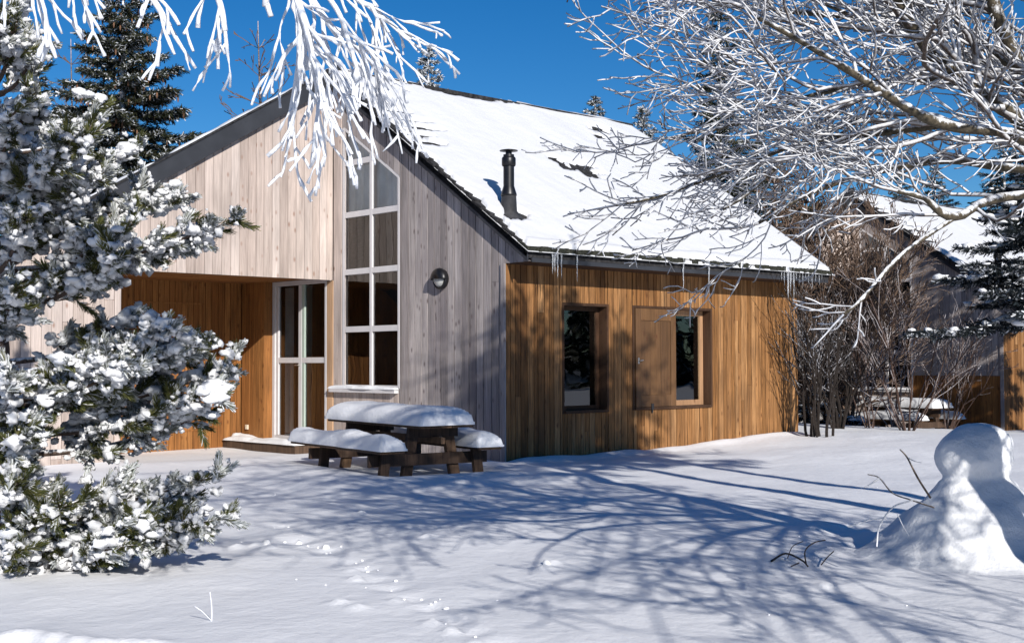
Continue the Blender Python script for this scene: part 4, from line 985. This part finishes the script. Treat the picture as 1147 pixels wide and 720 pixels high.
con(135, -40, 30, 3.1, 1, 'tall dark spruce with brown cones behind the left wing roof', cones=260, density=1.25, z0=0.3, nl=0.12)
con(480, 52, 36, 1.6, 2, 'small spruce tip showing above the left end of the snowy ridge', z0=0.4, snowf=0.5)
con(668, 108, 40, 1.9, 3, 'spruce top just showing above the right part of the ridge', z0=0.4, snowf=0.3)
con(722, 118, 42, 2.0, 4, 'thin spruce top at the right end of the ridge', z0=0.4, snowf=0.4)
con(808, -15, 34, 1.7, 5, 'tall narrow dark spruce behind the frosted branches', z0=0.25, density=1.1)
con(790, 170, 33, 1.9, 6, 'low dark spruce right of the ridge end', z0=0.2)
con(1050, 186, 56, 2.6, 7, 'distant spruce rising behind the second cabin roof', z0=0.3)
con(1010, 190, 60, 2.2, 12, 'smaller distant spruce left of the one behind the second cabin', z0=0.3)
con(1128, 150, 54, 3.2, 8, 'broad dark spruce beyond the second cabin at the right edge', z0=0.2)
con(880, 195, 46, 2.6, 9, 'dark spruce standing between the two cabins', z0=0.15, snowf=0.25)
con(930, 235, 52, 2.6, 10, 'lower snowy spruce between the two cabins', z0=0.1, snowf=0.3)
con(40, 80, 34, 2.6, 11, 'dark spruce half hidden behind the foreground pine', z0=0.3)
con(1190, 120, 50, 3.4, 13, 'big spruce standing just outside the right edge', z0=0.2)
con(850, 120, 60, 2.4, 14, 'slender far spruce top behind the frosted twigs', z0=0.3)
con(-60, 60, 36, 3.0, 15, 'spruce beyond the left edge behind the pine', z0=0.2)
for k_, (x_, y_) in enumerate(((15.9, -4.6), (18.6, -5.4))):  # unseen shade trees, added to darken the gable of the second cabin
    conifer('spruce_tree', (x_, y_, gz(x_, y_)), 8.5-k_*0.7, 2.2, 50+k_, MT['spruce'], ['nearer spruce just outside the right edge', 'farther spruce just outside the right edge'][k_], group=G1, density=0.8, nl=0.16, z0=0.12)
for k_, (x_, y_, h_) in enumerate(((-3.5, -12.3, 8.6), (-4.75, -11.9, 8.1), (-2.6, -13.0, 8.3))):  # added out of view so their crowns throw dappled shade on the side wall
    conifer('spruce_tree', (x_, y_, gz(x_, y_)), h_, 1.25, 60+k_, MT['spruce'], ['slim spruce outside the right edge near the snowman', 'slim spruce nearest the snowman, outside the right edge', 'slim spruce farthest to the right, outside the picture'][k_], group=G1, density=0.5, nl=0.12, z0=0.62)
# nearby fir at the right edge, in shade, loaded with snow
b_ = at(1172, 25); conifer('fir_tree', b_, P(1150, 120, 25)[2]-b_[2], 2.6, 31, MT['bluefir'], 'blue black fir with snow on its boughs before the second cabin at the right edge', 'fir tree', density=1.15, nl=0.10, snowf=0.10, z0=0.36, pads=0.05)

# far wood all round the clearing
rw = np.random.default_rng(5); Pn = []; Dn = []
for k in range(330):
    a = rw.uniform(0, 2*math.pi); d = rw.uniform(75, 120); c = np.array([CAM[0]+math.cos(a)*d, CAM[1]+math.sin(a)*d, 0]); c[2] = gz(c[0], c[1])-0.5; H = rw.uniform(8, 14)
    m = 420; t = rw.uniform(0, 1, m)**1.4; th_ = rw.uniform(0, 2*math.pi, m); r_ = (1-t)*2.6*rw.uniform(0.3, 1.1, m)
    Pn.append(c+np.stack([np.cos(th_)*r_, np.sin(th_)*r_, t*H+0.6], -1)); q = np.stack([np.cos(th_), np.sin(th_), -0.35+0*t], -1); Dn.append(q/np.linalg.norm(q, axis=1)[:, None])
Pn = np.concatenate(Pn); Dn = np.concatenate(Dn)
wd = needles(Pn, Dn, 3, 0.9, 0.28, rad(40), 0.5, rw, lambda m, n: np.where(rw.uniform(0, 1, (m, n)) < 0.12, 0.95, rw.uniform(0, 0.5, (m, n))), 'distant_wood', MT['spruce'], None)
tag(wd, kind='stuff')
# ------------------------------------------------------------------ bare trees and shrubs
def bare(name, x, dep, H, seed, mat, label, K=9, spread=0.45, cat='tree', group=None, r0=0.09, kids=(3.0, 4.0), mxl=3, minr=0.006, z0=0.15, up_=0.15):
    r = np.random.default_rng(seed); base = at(x, dep); root = empty(name, base); tag(root, label, cat, group)
    t = MB(); c = bez([base-np.array([0, 0, 0.3]), base+np.array([0.1, 0, H*0.45]), base+np.array([0, 0.1, H])], 8); rs = np.linspace(r0, 0.012, len(c)); t.tube(c, rs, 8)
    t.build('trunk', mat, root, True); m = MB()
    cfg = dict(seg=(0.3, 0.2, 0.15), wig=0.13, trop=(0, 0, 1), tw=(up_*0.5, up_*0.6, up_*0.6), max=mxl, kids=kids, ang=(25, 55), lf=(0.5, 0.5, 0.5), rf=0.6, minr=minr, sides=(4, 3, 3), fr=(0, 0, 0.1), t0=0.1)
    for i in range(K):
        f = z0+(1-z0)*(i+r.uniform())/K; j = min(int(f*(len(c)-1)), len(c)-2); a = i*2.4+r.uniform(-.5, .5)
        d = unit(np.array([math.cos(a), math.sin(a), 0.55])); grow(m, c[j], d, H*spread*(1.1-f)*r.uniform(0.7, 1.1)+0.3, rs[j]*0.5, 1, cfg, r)
    m.build('twigs', mat, root); return root
bare('larch_tree', 290, 33, P(290, 20, 33)[2], 1, MT['larch'], 'leafless reddish larch behind the left wing rake', K=60, spread=0.30, cat='larch tree', group='bare larches behind the cabins', kids=(2.8, 3.2), up_=0.05, minr=0.012)
bare('larch_tree', 78, 38, P(78, 40, 38)[2], 2, MT['larch'], 'faint leafless larch left of the cone bearing spruce', K=50, spread=0.30, cat='larch tree', group='bare larches behind the cabins', kids=(2.8, 3.2), up_=0.05, minr=0.012)
bare('larch_tree', 905, 33, P(905, 125, 33)[2], 3, MT['larch'], 'brown leafless larch directly right of the cabin roof', K=190, spread=0.28, cat='larch tree', group='bare larches behind the cabins', kids=(3.6, 3.6), up_=0.1, minr=0.013)
bare('larch_tree', 948, 34, P(948, 215, 34)[2], 4, MT['larch'], 'lower brown leafless larch left of the second cabin roof', K=90, spread=0.24, cat='larch tree', group='bare larches behind the cabins', kids=(3.6, 3.6), up_=0.1, minr=0.013)
bare('larch_tree', 872, 31, P(872, 185, 31)[2], 5, MT['larch'], 'small brown leafless larch hard against the right end of the cabin roof', K=170, spread=0.28, cat='larch tree', group='bare larches behind the cabins', kids=(3.6, 3.6), up_=0.1, minr=0.013)
bare('larch_tree', 925, 31, P(925, 250, 31)[2], 6, MT['larch'], 'low twiggy brown larch before the pale wall of the second cabin', K=110, spread=0.30, cat='larch tree', group='bare larches behind the cabins', kids=(3.6, 3.6), up_=0.1, minr=0.012)
def shrub(x, dep, H, seed, mat, label, stems=10, lean=0.35, r0=0.02, mx=3, kids=(2.2, 3.0), minr=0.0045, cat='shrub', w0=0.12, group='bare shrubs right of the cabin'):
    r = np.random.default_rng(seed); base = at(x, dep); root = empty('bare_shrub', base); tag(root, label, cat, group); m = MB(); s_ = MB()
    cfg = dict(seg=(0.2, 0.14, 0.1), wig=0.10, trop=(0, 0, 1), tw=(0.03, 0.05, 0.06), max=mx, kids=kids, ang=(15, 42), lf=(0.5, 0.5, 0.5), rf=0.6, minr=minr, sides=(5, 4, 3), fr=(-0.1, 0, 0.1), t0=0.25)
    for i in range(stems):
        a = r.uniform(0, 2*math.pi); l = lean*r.uniform(0.2, 1.2); d = unit(np.array([math.cos(a)*l, math.sin(a)*l, 1.0]))
        p = base+np.array([math.cos(a), math.sin(a), 0])*w0*r.uniform(0.2, 1)+np.array([0, 0, -0.1])
        grow(m, p, d, H*r.uniform(0.65, 1.0), r0*r.uniform(0.7, 1.2), 0, cfg, r)
    m.build('stems', mat, root); return root
def at2(px, X0): # depth at which the ray through px meets X = X0
    R_ = ray(px, 405); return (X0-CAM[0])/R_[0]
shrub(918, 23.5, 3.0, 1, MT['darkshrub'], 'dark many stemmed shrub close to the right end of the cabin', stems=12, lean=0.11, r0=0.030, kids=(2.4, 2.8), w0=0.25)
shrub(938, 26.5, 2.9, 2, MT['darkshrub'], 'dark thick stemmed shrub between the two cabins', stems=12, lean=0.2, r0=0.036)
shrub(975, 27.0, 3.0, 3, MT['shrub'], 'bare grey brown shrub in front of the second cabin window', stems=7, lean=0.35, r0=0.018)
shrub(1015, 26.0, 3.3, 4, MT['shrub'], 'bare brown shrub fanning up right of the second cabin window', stems=10, lean=0.45, r0=0.020)
shrub(1000, 29.5, 3.4, 5, MT['shrub'], 'tall fine twigged shrub close to the second cabin gable', stems=7, lean=0.5, r0=0.016)
shrub(1060, 31.0, 2.9, 6, MT['shrub'], 'pale fine twigged shrub against the orange boards of the second cabin', stems=9, lean=0.5, r0=0.018)
shrub(950, 31.0, 5.2, 7, MT['larch'], 'reddish twiggy shrub left of the second cabin window', stems=18, lean=0.34, r0=0.020, kids=(3.4, 4.0), minr=0.008)
# small conifer loaded with snow in the gap between the cabins
b_ = at(912, 31.5); conifer('fir_tree', b_, 3.6, 1.5, 33, MT['bluefir'], 'dark snowy young fir in the gap right of the cabin', 'fir tree', density=1.0, nl=0.10, snowf=0.15, z0=0.03, pads=0.10)
b_ = at(950, 38); conifer('fir_tree', b_, 4.2, 1.9, 34, MT['bluefir'], 'snowy fir behind the shrubs left of the second cabin', 'fir tree', density=0.9, nl=0.12, snowf=0.12, z0=0.03, pads=0.08)

# ------------------------------------------------------------------ snowman
SD = 10.0; sc_ = P(1093, 600, SD); sx, sy = sc_[0], sc_[1]; s0 = gz(sx, sy)
hc = P(1090, 512, SD)
bm = bmesh.new(); bmesh.ops.create_uvsphere(bm, u_segments=96, v_segments=72, radius=1.0)
Rr = random.Random(2)
zt_ = P(1090, 472, SD)[2]
nk = P(1090, 543, SD)[2]
def prof(h):      # radius at height h above the ground
    z = h+s0
    head = 0.295*math.sqrt(max(0, 1-((z-(zt_-0.275))/0.28)**2)) if z > nk-0.1 else 0
    if z < nk+0.06:
        t = (nk+0.06-z)/(nk+0.06-s0+0.0)
        body = 0.262+0.51*(t**0.95)
    else: body = 0
    if h < 0.22: body += 0.16*(1-max(h, 0)/0.22)**2
    return max(head, body)
vs = []; fs = []; NH, NA = 90, 110
hmax = zt_-s0
for i in range(NH+1):
    t = i/NH; h = -0.15+(hmax+0.15)*(1-(1-t)**1.0)
    for k in range(NA):
        a = 2*math.pi*k/NA; r_ = prof(min(h, hmax-0.0005)) if h > 0 else prof(0)+0.25*(-h/0.15)
        if i == NH: r_ = 0.001
        elif i == NH-1: r_ = max(r_, 0.03)
        v = Vector((math.cos(a)*r_, math.sin(a)*r_, h))
        low = max(0, 1-h/0.35)
        nn = noise.noise(v*3.1+Vector((4, 2, 9)))*0.07+noise.noise(v*7)*0.030+noise.noise(v*17)*0.016+noise.noise(v*38)*0.006
        nn += low*noise.noise(v*2.2+Vector((1, 7, 3)))*0.14
        q = v*(1.0); q.x += math.cos(a)*nn; q.y += math.sin(a)*nn; q.z += nn*0.35 if h > 0.1 else 0
        vs.append((sx+q.x, sy+q.y, s0+q.z))
for i in range(NH):
    for k in range(NA): fs.append((i*NA+k, i*NA+(k+1) % NA, (i+1)*NA+(k+1) % NA, (i+1)*NA+k))
fs.append(tuple(NH*NA+k for k in range(NA)))
bm.free()
# smoothing keeps the neck soft
smn = empty('snowman', (sx, sy, s0)); tag(smn, 'half melted faceless snowman with round head and wide base at the right', 'snowman')
m = MB(); m.add(vs, fs); so_ = m.build('snow_body', MT['csnow'], smn, True)
sm_ = so_.modifiers.new('sm', 'SMOOTH'); sm_.factor = 0.5; sm_.iterations = 16
cp_ = []; cr_ = []; rc = random.Random(8)
for p in trail:
    for k in range(rc.randint(1, 4)):
        x = p[0]+rc.gauss(0, 0.10); y = p[1]+rc.gauss(0, 0.08); r_ = rc.uniform(0.006, 0.016); cp_.append((x, y, gz(x, y)+r_*0.3)); cr_.append(r_)
for k in range(22):
    q = CAM+fw*rc.uniform(7, 16)+rt*rc.uniform(-3, 4.5); r_ = rc.uniform(0.004, 0.010); cp_.append((q[0], q[1], gz(q[0], q[1])+r_*0.2)); cr_.append(r_)
for px_, py_ in ((335, 603), (365, 611), (298, 608), (405, 577), (530, 560), (612, 630)):
    q = PL(px_, py_, 2, 0); cp_.append((q[0], q[1], gz(q[0], q[1])+0.005)); cr_.append(0.038)
tag(blobs(cp_, cr_, 'snow_crumbs', MT['csnow'], None, np.random.default_rng(4), 0.12, 0.75), kind='stuff')
def twig(lists, name, mat, parent=None, org=None):
    m = MB()
    for pts, r0, r1, fr in lists:
        c = bez(pts, 5); m.tube(c, np.linspace(r0, r1, len(c)), 6, fr)
    return m.build(name, mat, parent, True, org)
D0 = 9.35
arm = [([P(1042, 557, 9.6), P(1028, 535, D0), P(1016, 512, D0), P(1008, 503, D0)], 0.009, 0.005, -0.9), ([P(1016, 512, D0), P(1024, 516, D0), P(1032, 518, D0)], 0.005, 0.003, 0.2),
       ([P(1046, 568, 9.6), P(1022, 560, D0), P(1000, 552, D0), P(985, 535, D0), P(972, 531, D0)], 0.007, 0.005, -0.6), ([P(985, 535, D0), P(975, 542, D0), P(968, 546, D0)], 0.006, 0.005, 0.5),
       ([P(1022, 560, D0), P(1000, 568, 9.2), P(985, 590, 9.1), P(982, 612, 9.0)], 0.006, 0.006, 0.6), ([P(992, 580, 9.15), P(975, 582, 9.1), P(950, 590, 9.0)], 0.005, 0.005, 0.8), ([P(1005, 575, 9.2), P(1012, 590, 9.1), P(1018, 600, 9.0)], 0.004, 0.004, 0.4)]
twig(arm, 'stick_arm', MT['twigR'], smn)
gq = PL(898, 628, 2, gz(*PL(898, 628, 2, 0)[:2])+0.015)
def G(x, y, h=0.0): 
    p = PL(x, y+h*0, 2, gq[2]); d = P(x, y, 0)*0; p[2] = gq[2]; 
    return p+np.array([0, 0, h])
tl = [([G(864, 628), G(880, 624, 0.03), G(898, 630, 0.02), G(905, 634)], 0.008, 0.006, -0.9), ([G(903, 632), G(902, 632, 0.10), G(912, 632, 0.16), G(925, 632, 0.18)], 0.006, 0.004, -0.9),
      ([G(882, 625), G(888, 625, 0.09), G(900, 625, 0.13)], 0.004, 0.003, 0.4), ([G(920, 632), G(927, 628, 0.03), G(934, 626, 0.06)], 0.005, 0.004, -0.9), ([G(895, 630), G(886, 634, 0.0)], 0.005, 0.004, -0.9)]
o = twig(tl, 'fallen_twig', MT['stick'], None, gq); tag(o, 'dark forked twig lying on the snow left of the snowman', 'twig')
g0 = PL(237, 692, 2, 0.0); g0[2] = gz(g0[0], g0[1])
o = twig([([g0-np.array([0, 0, 0.03]), g0+np.array([0.0, 0, 0.08]), g0+np.array([-0.012, 0.0, 0.17])], 0.005, 0.004, 0.8), ([g0, g0+rt*-0.05+np.array([0, 0, 0.05]), g0+rt*-0.10+np.array([0, 0, 0.085])], 0.003, 0.003, 0.8)], 'frosted_plant', MT['twigL'], None, g0)
tag(o, 'tiny frosted plant stem poking out of the foreground snow', 'plant')
